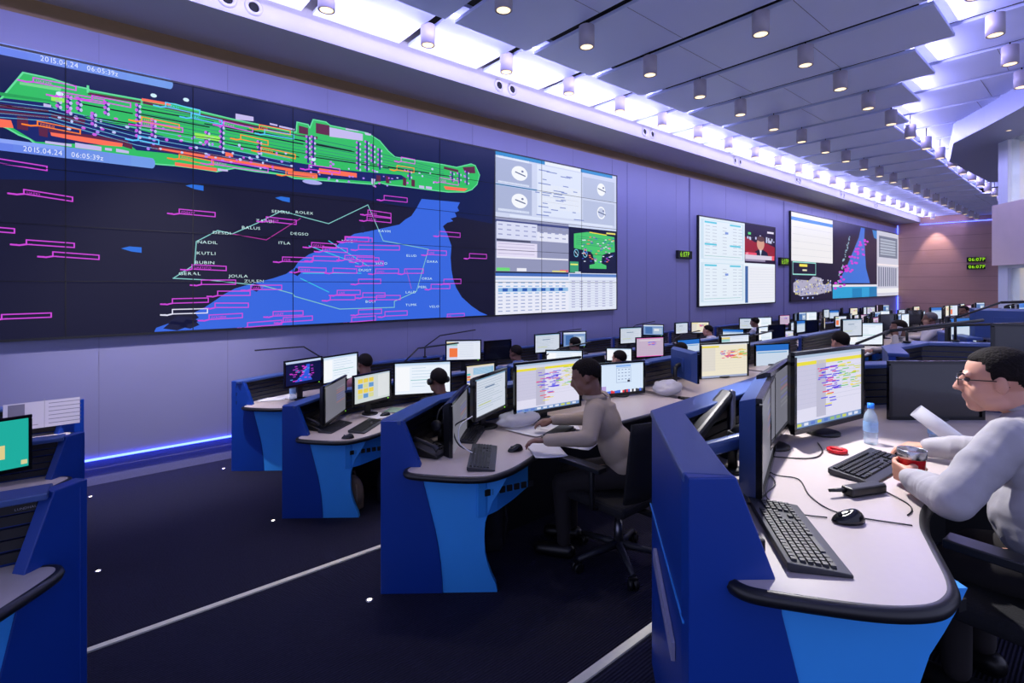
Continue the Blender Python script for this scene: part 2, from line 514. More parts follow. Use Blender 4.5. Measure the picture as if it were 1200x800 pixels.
    # black rail seen through the slot
# LED battens lying above the edges of the middle band
lb = thing('led_batten', 'violet white LED batten hidden over the panel edges beside the display wall', 'light strip', (S0, 4.8, Z2+.05))
for xa, xb, ye, ys in ledge:
    q = MB(); q.box(((xa+xb)/2, ys-.035, Z2+.055), (xb-xa+.06, .03, .025)); q.build('tube', LEDW, lb)
lb2 = thing('led_batten', 'violet white LED batten hidden over the stepped panel ends above the desks', 'light strip', (S0, 2.0, Z2+.05))
for xa, xb, ye, ys in ledge:
    q = MB(); q.box(((xa+xb)/2, ye+.035, Z2+.055), (xb-xa, .03, .025)); q.build('tube', LEDW, lb2)
# dark suspension rails along the slots
rl = MB()
for k in range(k0+1, 22):
    rl.box((S0+SP*k, 1.2, Z1+.2), (.03, 9.6, .08))
struct(rl.build('joint', CDARK, ceil))

# downlights, four rows, hung in the slots
def can(loc, label):
    t = thing('ceiling_downlight', label, 'ceiling light', loc, 0, 'cylindrical downlights hanging from the ceiling')
    return t
proto = None
NDL = 0
for ri, (y, zb, rn) in enumerate(((5.36, 4.71, 'row beside the display wall'), (3.92, 4.54, 'second row out from the display wall'), (2.51, 4.54, 'third row out from the display wall'), (.935, 4.71, 'row above the desks farthest from the display wall'))):
    cnt = 0
    for k in range(-2, 22):
        x = S0+SP*k
        if ri == 2 and k < 0: continue
        if ri == 3 and (k < 1 or k > 8): continue
        if ri == 1 and k < -1: continue
        lab = 'white cylindrical downlight, %s along the %s' % (ORD[cnt], rn)
        cnt += 1
        if proto is None:
            t = can((x, y, zb), lab)
            h = MB(); h.lathe([(.078, .0), (.088, .0), (.088, .235), (.08, .24), (.0001, .24)], 28, cap=False); h.build('housing', CANM, t, world=False)
            h = MB(); h.lathe([(.0001, -.002), (.05, .0), (.070, .004), (.070, .0145), (.0001, .02)], 24); h.build('lamp_glass', LENS, t, world=False)
            h = MB(); h.lathe([(.070, .02), (.070, .001), (.079, .001), (.079, .02)], 28, cap=False); h.build('rim', RIMM, t, world=False)
            h = MB(); h.tube([(0, 0, .24), (0, 0, .42)], .008, 8); h.build('hanger', CDARK, t, world=False)
            proto = t; KIDS[t.name] = list(t.children)
        else:
            t = dup(proto, (x, y, zb), 0, lab)
        L = bpy.data.lights.new('spot', 'SPOT'); L.energy = DL_E; L.color = (1, .86, .74); L.spot_size = math.radians(70); L.spot_blend = .7; L.shadow_soft_size = .05
        lo = bpy.data.objects.new('downlight_beam', L); C.objects.link(lo); lo.location = (x, y, zb-.02)
        NDL += 1

# small recessed floor lights at the row ends
for (px, py, z, wh) in ((115, 669, LOW, 'carpet beside the end of the second desk row'), (106, 582, LOW, 'carpet by the foot of the display wall'), (320, 610, LOW, 'carpet at the corner of the second blue desk end'), (433, 703, MID, 'carpet at the corner of the large mid blue desk end'), (262, 549, LOW, 'carpet beside the desk end at the display wall')):
    p = at_z(px, py, z)
    t = thing('floor_light', 'tiny floor light in the '+wh, 'floor light', (p.x, p.y, z), 0, 'tiny floor lights along the aisle')
    h = MB(); h.lathe([(.022, 0), (.022, .004), (.014, .005), (.014, .002)], 18, cap=False); h.build('rim', STEEL, t, world=False)
    h = MB(); h.lathe([(.014, .002), (.0001, .004)], 18); h.build('lamp_glass', FLED, t, world=False)

# glass booth in the far corner
Q = Vector((13.72, 1.52)); dv = Vector((-.84, -.6)).normalized(); nv = Vector((-dv.y, dv.x))
def bp(t, o=0): return (Q.x+dv.x*t+nv.x*o, Q.y+dv.y*t+nv.y*o)
if nv.y > 0: pass
sgn = 1 if (nv.x*(-Q.x)+nv.y*(-Q.y)) > 0 else -1     # towards the room
o1 = MB(); o1.prism([bp(-.06, 0), bp(.16, 0), bp(.16, -sgn*.22), bp(-.06, -sgn*.22)], .3, 4.62)
struct(o1.build('trim_5', WHITEP))
# upper and lower glazing, wood band between
for i, (z0, z1) in enumerate(((.3, 2.2), (3.38, 4.62))):
    o1 = MB(); o1.prism([bp(.16, -sgn*.05), bp(4.6, -sgn*.05), bp(4.6, -sgn*.07), bp(.16, -sgn*.07)], z0, z1)
    wo = struct(o1.build('window_%d' % (i+1), GLASS))
    o1 = MB()
    for t in (.16, 1.25, 2.4): o1.prism([bp(t, 0), bp(t+.05, 0), bp(t+.05, -sgn*.12), bp(t, -sgn*.12)], z0, z1)
    if i == 0: o1.prism([bp(.16, 0), bp(4.6, 0), bp(4.6, -sgn*.12), bp(.16, -sgn*.12)], 2.14, 2.2)
    struct(o1.build('frame', WHITEP, wo))
o1 = MB(); o1.prism([bp(-.1, sgn*.08), bp(4.6, sgn*.08), bp(4.6, -sgn*.25), bp(-.1, -sgn*.25)], 2.2, 3.38)
struct(o1.build('wall_booth', BAND))
# room behind the glass
o1 = MB(); o1.prism([bp(-.2, -sgn*2.2), bp(4.6, -sgn*2.2), bp(4.6, -sgn*2.3), bp(-.2, -sgn*2.3)], .3, 4.62)
o1.prism([bp(-.1, -sgn*.3), bp(-.1, -sgn*2.2), bp(-.0, -sgn*2.2), bp(-.0, -sgn*.3)], .3, 4.62)
struct(o1.build('wall_inner', ROOMW))
o1 = MB(); o1.prism([(13.1, 2.12), (12.2, 1.55), (11.2, .97), (10.2, .45), (9.2, .12), (8.0, -.1), (8, -3.8), (19, -3.8), (19, 2.3), (15, 2.5)], 4.6, Z1+.3)
struct(o1.build('trim_6', BULK))
t = thing('recessed_light', 'small round recessed light under the curved bulkhead over the glass booth', 'ceiling light', (12.75, 1.3, 4.6))
h = MB(); h.lathe([(.05, -.001), (.05, -.008), (.036, -.008), (.036, -.001)], 20, cap=False); h.build('rim', SOFF, t, world=False)
h = MB(); h.lathe([(.036, -.003), (.0001, -.004)], 20); h.build('lamp_glass', LENS, t, world=False)
# lit doorway beside the wood wall
q = MB(); q.box((XR-.03, -.55, 1.35), (.05, .9, 2.1)); struct(q.build('door_1', ROOMW))

# ---------------------------------------------------------------- wall displays
def wall_frame(px0, px1, z0, z1, rim=.03):
    x0 = on_y(px0, 300, WY).x; x1 = on_y(px1, 300, WY).x
    return x0, x1, z0, z1
def make_wall(name, label, x0, x1, z0, z1, depth=.06, rim=.022):
    t = thing(name, label, 'video wall', ((x0+x1)/2, WY-.001, z0))
    r = MB(); y = WY-depth/2-.002
    r.box(((x0+x1)/2, y, z1+rim/2), (x1-x0+2*rim, depth, rim)); r.box(((x0+x1)/2, y, z0-rim/2), (x1-x0+2*rim, depth, rim))
    r.box((x0-rim/2, y, (z0+z1)/2), (rim, depth, z1-z0)); r.box((x1+rim/2, y, (z0+z1)/2), (rim, depth, z1-z0))
    r.build('bezel', BLKP, t)
    return t
# the big one
BZ0, BZ1 = 1.85-.46*1.184, 1.85+1.93*1.184
tile = 1.147*.811*1.184
XB = on_y(578, 300, WY).x
X77 = on_y(77, 300, WY).x
tile = (XB-X77)/5
BX0 = X77-2*tile; BX1 = on_y(720, 300, WY).x
vw = make_wall('video_wall', 'huge video wall showing a green airport ground map and blue airspace map', BX0, BX1, BZ0, BZ1)
DY = WY-.05
W_, H_ = XB-BX0, BZ1-BZ0
cv = Canvas(W_, H_, .0006); cv.bg = K(20, 20, 46)
def Wp(px, py):
    p = on_y(px, py, DY); return (p.x-BX0, min(max(p.z-BZ0, 0), H_))
def WP(*a): return [Wp(*p) for p in a]
GRN, NVY, MAR, ORG, MAG, TEAL, LIL = K(48, 190, 98), K(20, 34, 104), K(92, 34, 66), K(255, 112, 84), K(216, 74, 232), K(150, 226, 214), K(196, 186, 236)
MINT = K(104, 222, 158)
# deep blue wash behind the ground map, greyer airspace below
cv.poly([(0, H_), (W_, H_)]+WP((577, 262), (420, 232), (240, 215), (0, 196))+[(0, H_*.7)], K(10, 24, 74), 1)
cv.poly([(0, H_*.7)]+WP((0, 196), (240, 215), (0, 210)), K(10, 24, 74), 1)
out = WP((-40, 175), (-20, 140), (0, 117), (27, 85), (60, 92), (88, 101), (103, 104), (106, 106), (166, 117), (205, 122), (237, 131), (270, 139), (347, 155), (348, 143), (361, 146), (363, 150), (367, 140), (382, 143), (387, 147), (431, 156), (445, 165), (455, 177), (463, 184), (520, 193), (535, 196), (552, 192), (557, 194), (562, 205), (559, 216), (553, 222), (545, 225), (525, 225), (500, 222), (478, 219), (452, 216), (445, 214), (437, 216), (400, 213), (345, 209), (335, 205), (300, 201), (275, 197), (254, 201), (228, 197), (205, 194), (180, 192), (150, 187), (120, 184), (90, 180), (60, 176), (45, 172), (35, 163), (22, 158), (8, 150), (0, 147))
cv.poly(out, GRN, 2); cv.line(out, .015, MINT, 3, True)
# navy apron and taxiways
cv.poly(WP((-30, 128), (5, 115), (58, 121), (64, 128), (95, 134), (103, 139), (160, 151), (215, 166), (270, 176), (300, 182), (345, 190), (400, 199), (470, 205), (478, 210), (452, 212), (437, 213), (345, 206), (300, 198), (200, 180), (160, 176), (155, 172), (42, 166), (10, 147), (-30, 140)), NVY, 4)
cv.poly(WP((0, 108), (85, 121), (86, 123), (0, 112)), K(36, 160, 84), 4)
cv.poly(WP((23, 96), (72, 103), (71, 107), (23, 99)), K(116, 214, 140), 5)
for a in (((-30, 118), (57, 129), (57, 132), (-30, 123)), ((-30, 126), (57, 136), (57, 139), (-30, 130)), ((60, 133), (100, 140), (99, 146), (60, 138)), ((20, 136), (33, 138), (33, 153), (20, 151)), ((45, 148), (56, 150), (56, 161), (46, 159)), ((103, 108), (170, 119), (240, 134), (240, 137), (170, 122), (103, 111)), ((240, 134), (350, 158), (372, 160), (372, 163), (240, 138)),
          ((176, 169), (230, 177), (345, 197), (345, 201), (230, 184), (178, 175)), ((350, 147), (361, 150), (361, 158), (350, 156)), ((370, 144), (386, 147), (386, 159), (370, 156)), ((144, 166), (155, 168), (155, 175), (145, 172)), ((57, 151), (140, 163), (150, 165), (150, 168), (57, 155)), ((441, 205), (446, 206), (446, 213), (441, 212)), ((452, 206), (456, 207), (456, 215), (452, 214)), ((472, 208), (476, 209), (476, 218), (472, 217)), ((482, 210), (486, 211), (486, 219), (482, 218)), ((520, 195), (537, 199), (537, 202), (520, 198)), ((542, 196), (556, 195), (557, 203), (545, 203))):
    cv.poly(WP(*a), MAR, 5)
for a in (((-20, 137), (13, 141), (16, 150), (-20, 148)), ((59, 155), (95, 160), (144, 168), (143, 172), (120, 170), (95, 166), (60, 159)), ((186, 173), (230, 180), (343, 198), (343, 201), (230, 183), (186, 175)), ((264, 178), (273, 180), (273, 184), (264, 183)), ((166, 115), (200, 121), (200, 124), (166, 118)), ((205, 190), (254, 197), (254, 201), (205, 194)), ((374, 197), (418, 203), (418, 208), (372, 203)), ((520, 218), (548, 221), (544, 224), (522, 222)), ((337, 201), (372, 205), (372, 208), (337, 204))):
    cv.poly(WP(*a), ORG, 6)
for a in (((53, 165), (84, 169), (84, 172), (53, 168)), ((88, 167), (119, 172), (119, 177), (88, 173)), ((123, 173), (131, 174), (131, 177), (123, 176)), ((136, 174), (151, 177), (151, 180), (136, 178)), ((386, 149), (425, 157), (425, 165), (386, 160)), ((276, 133), (297, 137), (297, 142), (276, 140)), ((427, 155), (435, 157), (434, 159), (428, 158)), ((405, 150), (420, 153), (420, 154), (405, 152)), ((316, 144), (325, 146), (325, 148), (316, 146)), ((327, 147), (345, 151), (345, 153), (327, 149)), ((168, 186), (180, 188), (180, 191), (168, 189)), ((255, 197), (267, 199), (267, 201), (255, 200)), ((491, 217), (497, 218), (497, 221), (491, 220)), ((499, 218), (506, 219), (506, 222), (499, 221)), ((51, 121), (60, 123), (60, 126), (51, 125)), ((435, 209), (440, 210), (438, 216), (435, 215))):
    cv.poly(WP(*a), LIL, 6)
for a in (((103, 101), (103, 108)), ((166, 118), (166, 122))): cv.line(WP(*a), .02, MINT, 5)
# runways: dark centre lines; pale taxi guide lines
DK = K(8, 14, 30)
for a in (((92, 121), (155, 133)), ((160, 133), (245, 149)), ((265, 152), (355, 169)), ((360, 183), (455, 197)), ((100, 136), (160, 146)), ((240, 164), (350, 184)), ((290, 152), (412, 177)), ((455, 196), (530, 207)), ((366, 169), (415, 178)), ((240, 145), (355, 165)), ((166, 128), (250, 143)), ((112, 148), (157, 154))):
    cv.line(WP(*a), .014, DK, 5)
for k in range(6):
    y = k*4.2
    cv.line(WP((166, 124+y), (250, 140+y), (345, 158+y), (430, 176+y*.8), (520, 199+y*.6)), .006, K(60, 120, 130) if k % 2 else K(40, 70, 120), 4)
for k in range(5):
    cv.line(WP((-20, 116+k*5), (60, 126+k*4), (160, 150+k*5), (260, 168+k*5), (340, 186+k*4.2)), .007, K(110, 180, 220), 5)
# taxiway crossings with violet stop bars
for px, y0, y1 in ((69, 112, 128), (81, 113, 132), (93, 115, 130), (110, 133, 150), (125, 120, 134), (162, 123, 165), (180, 140, 160), (243, 155, 172), (260, 142, 175), (304, 166, 183), (361, 160, 190), (367, 160, 196), (420, 167, 198), (430, 166, 200), (437, 170, 190), (445, 175, 198), (530, 202, 212), (538, 203, 214), (547, 201, 216), (480, 200, 210)):
    cv.line(WP((px, y0), (px, y1)), .028, K(38, 44, 130), 6)
    y = y0
    while y < y1:
        cv.disc(*Wp(px-2, y), .016, .02, K(196, 96, 230), 7, 6); cv.disc(*Wp(px+2, y+2), .014, .02, K(190, 190, 240), 7, 6); y += 6
rr = random.Random(3)
for _ in range(110):
    px = rr.uniform(60, 545); base = 92+(px)*.205
    y = base+rr.uniform(18, 52-px*.03)
    if px > 455: y = 198+rr.uniform(0, 18)
    cv.disc(*Wp(px, y), rr.uniform(.012, .022), rr.uniform(.01, .02), rr.choice([K(204, 90, 226), K(170, 130, 240), K(190, 200, 250)]), 7, 6)
# call-sign tags on the ground map
def tagbox(px, py, ln, dy, col, txt=None, l=8, lead=True):
    a = Wp(px, py); b = Wp(px+ln, py+dy); c = Wp(px, py+5.2)
    h = a[1]-c[1]
    P = [a, b, (b[0], b[1]-h), (a[0], a[1]-h)]
    cv.line(P, .0115, col, l, True)
    if lead:
        cv.line([(a[0], a[1]-h), (a[0]-.05, a[1]-h*1.25), (a[0]-.11, a[1]-h*1.15)], .016, col, l)
        cv.poly([(a[0]-.12, a[1]-h*1.1), (a[0]-.07, a[1]-h*1.0), (a[0]-.03, a[1]-h*1.25), (a[0]-.08, a[1]-h*1.35)], col, l)
    sl = (b[1]-a[1])/(b[0]-a[0])
    if txt:
        th = h*.72
        cv.text(txt, a[0]+.02, a[1]-h*.85, th, col, l, 1.0, lambda q: (q[0], q[1]+(q[0]-a[0])*sl))
for (px, py, ln, dy, col, tx) in ((39, 91, 50, 10, MAG, 'UAE29K'), (72, 108, 50, 9, MAG, 'QTR1P'), (108, 112, 45, 9, MAG, None), (44, 142, 50, 10, K(255, 130, 40), 'FDB812'), (166, 137, 44, 9, K(255, 150, 40), 'UAE5'), (166, 142, 48, 8, MAG, 'UAE77'), (262, 142, 34, 8, MAG, 'SVA5'), (304, 146, 36, 7, K(255, 130, 40), 'FDB'), (282, 158, 32, 7, K(255, 150, 40), None), (306, 172, 40, 9, K(255, 130, 40), 'FDB33'), (194, 120, 40, 9, K(90, 200, 255), 'GFA21'), (224, 133, 36, 8, K(90, 200, 255), 'IAC'), (310, 152, 34, 6, K(90, 200, 255), None), (210, 181, 40, 8, K(255, 130, 40), 'FDB44'), (248, 187, 66, 10, MAG, 'UAE201'), (362, 193, 36, 5, MAG, None), (335, 200, 36, 4, K(255, 130, 40), None), (465, 194, 20, 3, K(255, 150, 40), None), (470, 184, 16, 3, MAG, None), (515, 208, 22, 4, MAG, 'UAE'), (162, 159, 24, 5, K(90, 200, 255), None)):
    tagbox(px, py, ln, dy, col, tx)
for px, py in ((70, 110), (180, 112), (218, 117), (367, 187)): cv.disc(*Wp(px, py), .03, .022, K(210, 240, 255), 8, 10)
cv.rect(Wp(228, 158)[0], Wp(228, 161)[1], .26, .055, K(150, 240, 90), 7); cv.rect(Wp(60, 116)[0], Wp(60, 118)[1], .1, .045, K(150, 240, 90), 7)
# header bars with the time
def bar(x0, y0, x1, y1, th, txt, tx):
    a, b = Wp(x0, y0), Wp(x1, y1)
    n = 14
    for k in range(n):
        p = (a[0]+(b[0]-a[0])*k/n); q = (a[0]+(b[0]-a[0])*(k+1)/n)
        f = k/(n-1)
        cv.rect(p, a[1]-th, q-p, th, K(70+40*f, 78+72*f, 236), 9)
        cv.rect(p, a[1]-th*.35, q-p, th*.35, K(160-50*f, 150+20*f, 246), 10)
    cv.disc(b[0], a[1]-th/2, .03, th/2, K(110, 150, 236), 9, 12)
    q = Wp(tx, y0)[0]
    cv.text(txt, q, a[1]-th*.9, th*.6, K(225, 232, 255), 11)
yb = Wp(77, 71)[1]
zt = H_-.02
a0 = (BX0, zt)
def hbar(zt, x1px, txpx):
    th = .115; x1 = Wp(x1px, 100)[0]
    n = 16
    for k in range(n):
        f = k/(n-1); p = x1*k/n
        cv.rect(p, zt-th, x1/n+.001, th, K(84+30*f, 90+66*f, 232), 9)
        if f < .75: cv.rect(p, zt-th*.35, x1/n+.001, th*.35, K(176-60*f, 170-10*f, 246), 10)
    cv.disc(x1, zt-th/2, .03, th/2, K(114, 156, 232), 9, 12)
    cv.text('2015.04.24   06:05:39z', Wp(txpx, 100)[0], zt-th*.82, .075, K(228, 234, 255), 11, .82)
hbar(Wp(150, 94)[1]+.11, 199, 47)
hbar(Wp(60, 177)[1]+.06, 178, 27)
# airspace map: sea
SEA = K(54, 102, 222)
sea = WP((181, 388), (183, 384), (200, 378), (216, 372), (224, 377), (233, 372), (228, 366), (240, 360), (252, 352), (262, 345), (275, 338), (300, 331), (320, 326), (335, 321), (345, 314), (350, 306), (362, 298), (378, 292), (391, 291), (400, 283), (415, 274), (432, 271), (450, 267), (468, 263), (475, 257), (482, 253), (488, 244), (494, 233), (539, 237), (536, 243), (538, 247), (533, 249), (535, 254), (528, 256), (531, 259), (524, 261), (519, 265), (524, 274), (529, 288), (528, 302), (529, 316), (531, 327), (534.5, 337), (541, 348), (552, 358), (562, 365), (571, 369))
sea = [(x, max(z, .004)) for x, z in sea]+[(Wp(571, 369)[0], .004), (Wp(181, 388)[0], .004)]
cv.poly(sea, SEA, 2)
for px, py, s in ((214, 375, .16), (222, 379, .1), (206, 381, .12), (348, 318, .05), (425, 268, .04), (300, 336, .06)):
    x, z = Wp(px, py); cv.poly([(x-s, z-.03), (x-s*.3, z+.05), (x+s*.6, z+.03), (x+s, z-.02), (x+.1*s, z-.06)], K(24, 26, 60), 3)
for px, py in ((228, 219.5), (154, 292.5), (331, 233.5)):
    x, z = Wp(px, py); cv.poly([(x-.09, z+.01), (x-.02, z+.035), (x+.09, z+.03), (x+.09, z-.03), (x, z-.02)], K(40, 110, 220), 3)
x, z = Wp(366, 213.5); cv.disc(x, z, .13, .03, K(170, 170, 235), 4)
# sector boundaries
for pl in (((203, 326), (228, 310), (230, 283), (255, 270), (272, 274), (300, 262), (330, 247), (362, 256), (385, 262), (431, 240), (449, 282), (502, 292), (488, 341), (462, 353), (462, 360), (398, 362), (345, 347), (343, 344), (310, 335)), ((203, 326), (245, 328), (310, 335))):
    cv.line(WP(*pl), .011, K(130, 196, 196), 5)
for pl in (((352, 326), (385, 342)), ((385, 282), (432, 312)), ((362, 288), (420, 309)), ((355, 320), (423, 320))):
    cv.line(WP(*pl), .012, K(60, 190, 230), 5)
cv.line(WP((272, 274), (312, 281), (352, 256)), .01, K(170, 50, 150), 5)
cv.line(WP((476, 315), (482, 338)), .01, K(170, 80, 200), 5)
rr = random.Random(11)
WPT = [(346, 248, 'ROLEX'), (318, 247, 'SEMRU'), (300, 258, 'TARDI'), (283, 266, 'BALUS'), (249, 272, 'DESDI'), (231, 283, 'NADIL'), (230, 296, 'KUTLI'), (228, 307, 'BUBIN'), (209, 320, 'GERAL'), (268, 323, 'JOULA'), (286, 329, 'ZULEN'), (340, 273, 'DEGSO'), (326, 284, 'ITLA'), (443, 270, 'RAVM'), (476, 299, 'ELUD'), (500, 306, 'DARA'), (494, 326, 'ORSA'), (490, 336, 'PEBL'), (475, 342, 'LALD'), (475, 357, 'TUMK'), (503, 359, 'VELO'), (428, 353, 'BOSI'), (400, 282, 'MIRO'), (440, 308, 'SUVO'), (420, 316, 'DUGT')]
for px, py, tx in WPT:
    x, z = Wp(px, py); cv.text(tx, x, z-.02, .05, K(206, 238, 238), 6, 1.35)
# flights
FL = [(28, 222, 57, 9, 'UAE93'), (-20, 183, 75, 12, None), (-30, 264, 47, 4, None), (31, 281, 56, 4, '...'), (62, 295, 54, 4, '...'), (2, 368.5, 58, -2, '...'), (210, 245, 42, 4, 'FDB477'), (225, 310, 40, 2, 'UAE70TQ'), (236, 328, 40, 0, None), (255, 341, 38, 0, None), (202, 350, 42, -1, None), (252, 355, 39, 0, None), (245, 369, 39, -2, 'SVA58BK'), (290, 378, 40, -3, None), (294, 334, 36, 0, 'UAE57'), (450, 229, 27, 3, None), (431, 246, 27, 4, 'UAE5'), (430, 253, 28, 3, 'UAE3'), (312, 254, 35, 4, 'UAE29'), (515, 271, 24, 2, None), (550, 297, 20, 1, None), (365, 284, 29, 2, 'GFA214'), (378, 289, 29, 2, 'IFLY'), (405, 278, 31, 1, 'QTR54'), (420, 287, 48, 1, None), (331, 301, 35, 1, 'FDB'), (367, 300, 30, 1, None), (404, 299, 34, 1, 'UAE8'), (350, 313, 32, 1, 'FDB39'), (390, 314, 28, 1, None), (440, 315, 27, 0, 'UAE1'), (474, 315, 22, 0, None), (420, 327, 26, 0, None), (395, 340, 27, 0, 'UAE'), (387, 346, 29, 0, None), (425, 343, 26, 0, None), (441, 346, 28, 0, None), (520, 327, 20, 0, None), (505, 333, 22, 0, None), (320, 365, 35, -1, 'UAE9'), (332, 372, 34, -2, 'FDB'), (420, 363, 27, -1, None), (451, 365, 26, -1, None), (412, 372, 28, -2, None), (524, 368, 20, -1, 'UA'), (501, 293, 22, 1, 'UAE'), (418, 301, 26, 1, 'UAE'), (425, 306, 24, 0, None), (404, 277, 28, 1, None)]
for px, py, ln, dy, tx in FL:
    col = K(236, 236, 250) if (px, py) == (202, 363) else K(206, 72, 218)
    tagbox(px, py, ln, dy, col, tx, 8)
tagbox(202, 362.5, 41, -1, K(225, 225, 245), None, 8)
o = cv.build('map_display', vw, (BX0-vw.location.x, DY-vw.location.y, 0), thick=.04)
# status windows quadrant
W2 = BX1-XB
c2 = Canvas(W2, H_, .0006); c2.bg = K(206, 216, 242)
def S(fx, fy): return (fx*W2, (1-fy)*H_)
def srect(x0, y0, x1, y1, col, l=1): c2.rect(x0*W2, (1-y1)*H_, (x1-x0)*W2, (y1-y0)*H_, col, l)
PALE, GRY, BLU, DKB = K(222, 230, 250), K(178, 184, 212), K(70, 150, 214), K(16, 22, 58)
srect(0, 0, 1, .40, K(206, 214, 240), 1)
srect(0, 0, .96, .022, K(50, 140, 205), 2); srect(.36, 0, .66, .022, K(232, 238, 252), 3)
for (x0, y0, x1, y1, col) in ((0, .035, .26, .19, K(170, 180, 214)), (0, .205, .26, .37, K(170, 180, 214)), (.0, .195, .3, .203, BLU), (.3, .03, .66, .36, PALE), (.68, .05, .98, .2, K(184, 194, 224)), (.68, .215, .98, .375, K(184, 194, 224)), (.32, .15, .66, .31, K(240, 240, 246)), (.02, .02, .24, .035, PALE), (.02, .175, .24, .187, PALE), (.02, .345, .24, .36, PALE), (.1, .375, .96, .39, PALE)):
    srect(x0, y0, x1, y1, col, 2)
for fx, fy in ((.17, .11), (.17, .285), (.85, .12), (.85, .29)):
    c2.disc(*S(fx, fy), .19 if fx < .5 else .13, .13, K(244, 246, 252), 4, 28)
    if fy > .28 and fx > .5: c2.disc(*S(fx, fy), .10, .1, K(196, 204, 230), 5, 28)
    c2.line([S(fx-.03, fy-.005), S(fx+.04, fy+.012)], .02, K(60, 80, 130), 6); c2.disc(*S(fx+.02, fy-.015), .03, .02, K(110, 120, 160), 6, 8)
for k in range(26):
    x = rr.uniform(.28, .6); y = rr.uniform(.04, .36); srect(x, y, x+rr.uniform(.03, .1), y+.006, K(120, 138, 200), 5)
for k in range(3): c2.line([S(.34, .2+.033*k), S(.64, .2+.033*k)], .004, K(190, 190, 205), 5)
# grey tables
srect(0, .40, .555, .735, K(146, 150, 184), 1); srect(0, .415, .555, .43, K(60, 70, 130), 2)
srect(.01, .425, .3, .53, K(216, 220, 244), 3); srect(.3, .47, .55, .53, K(226, 228, 246), 3); srect(.01, .535, .25, .545, K(60, 62, 90), 4)
srect(.01, .55, .3, .64, K(226, 220, 244), 3); srect(.01, .64, .55, .65, K(236, 236, 248), 3)
for i in range(9):
    for j in range(3): srect(.02+i*.06, .44+j*.03, .05+i*.06, .447+j*.03, K(150, 156, 200), 5)
for j in range(4): srect(.02, .56+j*.02, .28, .563+j*.02, K(170, 160, 200), 5)
srect(.01, .71, .1, .73, K(110, 220, 120), 4); srect(.15, .71, .22, .73, K(235, 235, 245), 4); srect(.48, .715, .55, .73, K(230, 100, 110), 4); srect(.76*.55, .722, .53, .73, K(232, 226, 110), 5)
srect(.0, .733, .555, .742, K(22, 26, 50), 4)
srect(0, .742, .555, 1, K(232, 234, 248), 1); srect(0, .742, .555, .762, K(70, 110, 190), 2); srect(.0, .772, .555, .785, K(186, 206, 236), 2)
for j in range(9):
    for i in range(10): srect(.02+i*.053, .80+j*.022, .05+i*.053, .806+j*.022, K(150, 164, 206) if j > 3 else K(120, 170, 220), 4)
srect(.02, .835, .55, .86, K(150, 190, 228), 4)
for i in range(7): srect(.05+i*.07, .838, .085+i*.07, .857, K(40, 90, 180), 5)
srect(.555, .735, 1, 1, K(224, 230, 246), 1); srect(.56, .74, 1, .762, K(90, 130, 200), 2)
for j in range(11):
    srect(.57, .785+j*.018, .98, .787+j*.018, K(176, 184, 216), 3)
    for i in range(6): srect(.58+i*.07, .79+j*.018, .61+i*.07, .795+j*.018, K(160, 160, 205), 4)
# little ground radar
srect(.555, .415, 1, .735, DKB, 1)
c2.poly([S(.6, .46), S(.72, .44), (S(.98, .46)), S(.985, .57), S(.9, .585), S(.86, .60), S(.85, .66), S(.9, .675), S(.9, .7), S(.74, .7), S(.74, .675), S(.79, .665), S(.77, .6), S(.75, .58), S(.6, .56)], K(70, 196, 110), 3)
for _ in range(70):
    x = rr.uniform(.66, .96); y = rr.uniform(.47, .66); srect(x, y, x+.018, y+.006, rr.choice([K(200, 80, 210), K(60, 90, 200), K(255, 130, 90), K(230, 240, 255)]), 5)
for k in range(5): c2.line([S(.62, .475+.014*k), S(.97, .485+.014*k)], .006, K(40, 100, 120), 4)
c2.line([S(.74, .44), S(.9, .45)], .02, K(240, 220, 60), 4); srect(.9, .43, .99, .442, K(235, 225, 110), 4)
for fx in (.62, .7): c2.disc(*S(fx, .595), .07, .08, K(120, 200, 230), 3, 20); c2.disc(*S(fx, .595), .055, .063, K(10, 16, 40), 4, 20); c2.line([S(fx-.01, .585), S(fx+.015, .61)], .016, K(200, 220, 240), 5)
srect(.565, .655, .64, .73, K(60, 160, 120), 3); srect(.57, .67, .635, .68, K(230, 240, 110), 4)
srect(.61, .725, .66, .733, K(230, 235, 250), 5)
c2.build('status_display', vw, (XB-vw.location.x, DY-vw.location.y, 0), thick=.04)
# hairline gaps between the screen tiles
sg = MB()
for k in range(1, 7): sg.box((BX0+tile*k, DY-.0085, (BZ0+BZ1)/2), (.009, .002, H_))
for k in range(3): sg.box((XB+W2*(k/3.), DY-.0085, (BZ0+BZ1)/2), (.008, .002, H_))
for k in range(1, 5): sg.box(((BX0+BX1)/2, DY-.0085, BZ0+H_*k/5), (BX1-BX0, .002, .007))
sg.build('tile_gap', CDARK, vw)

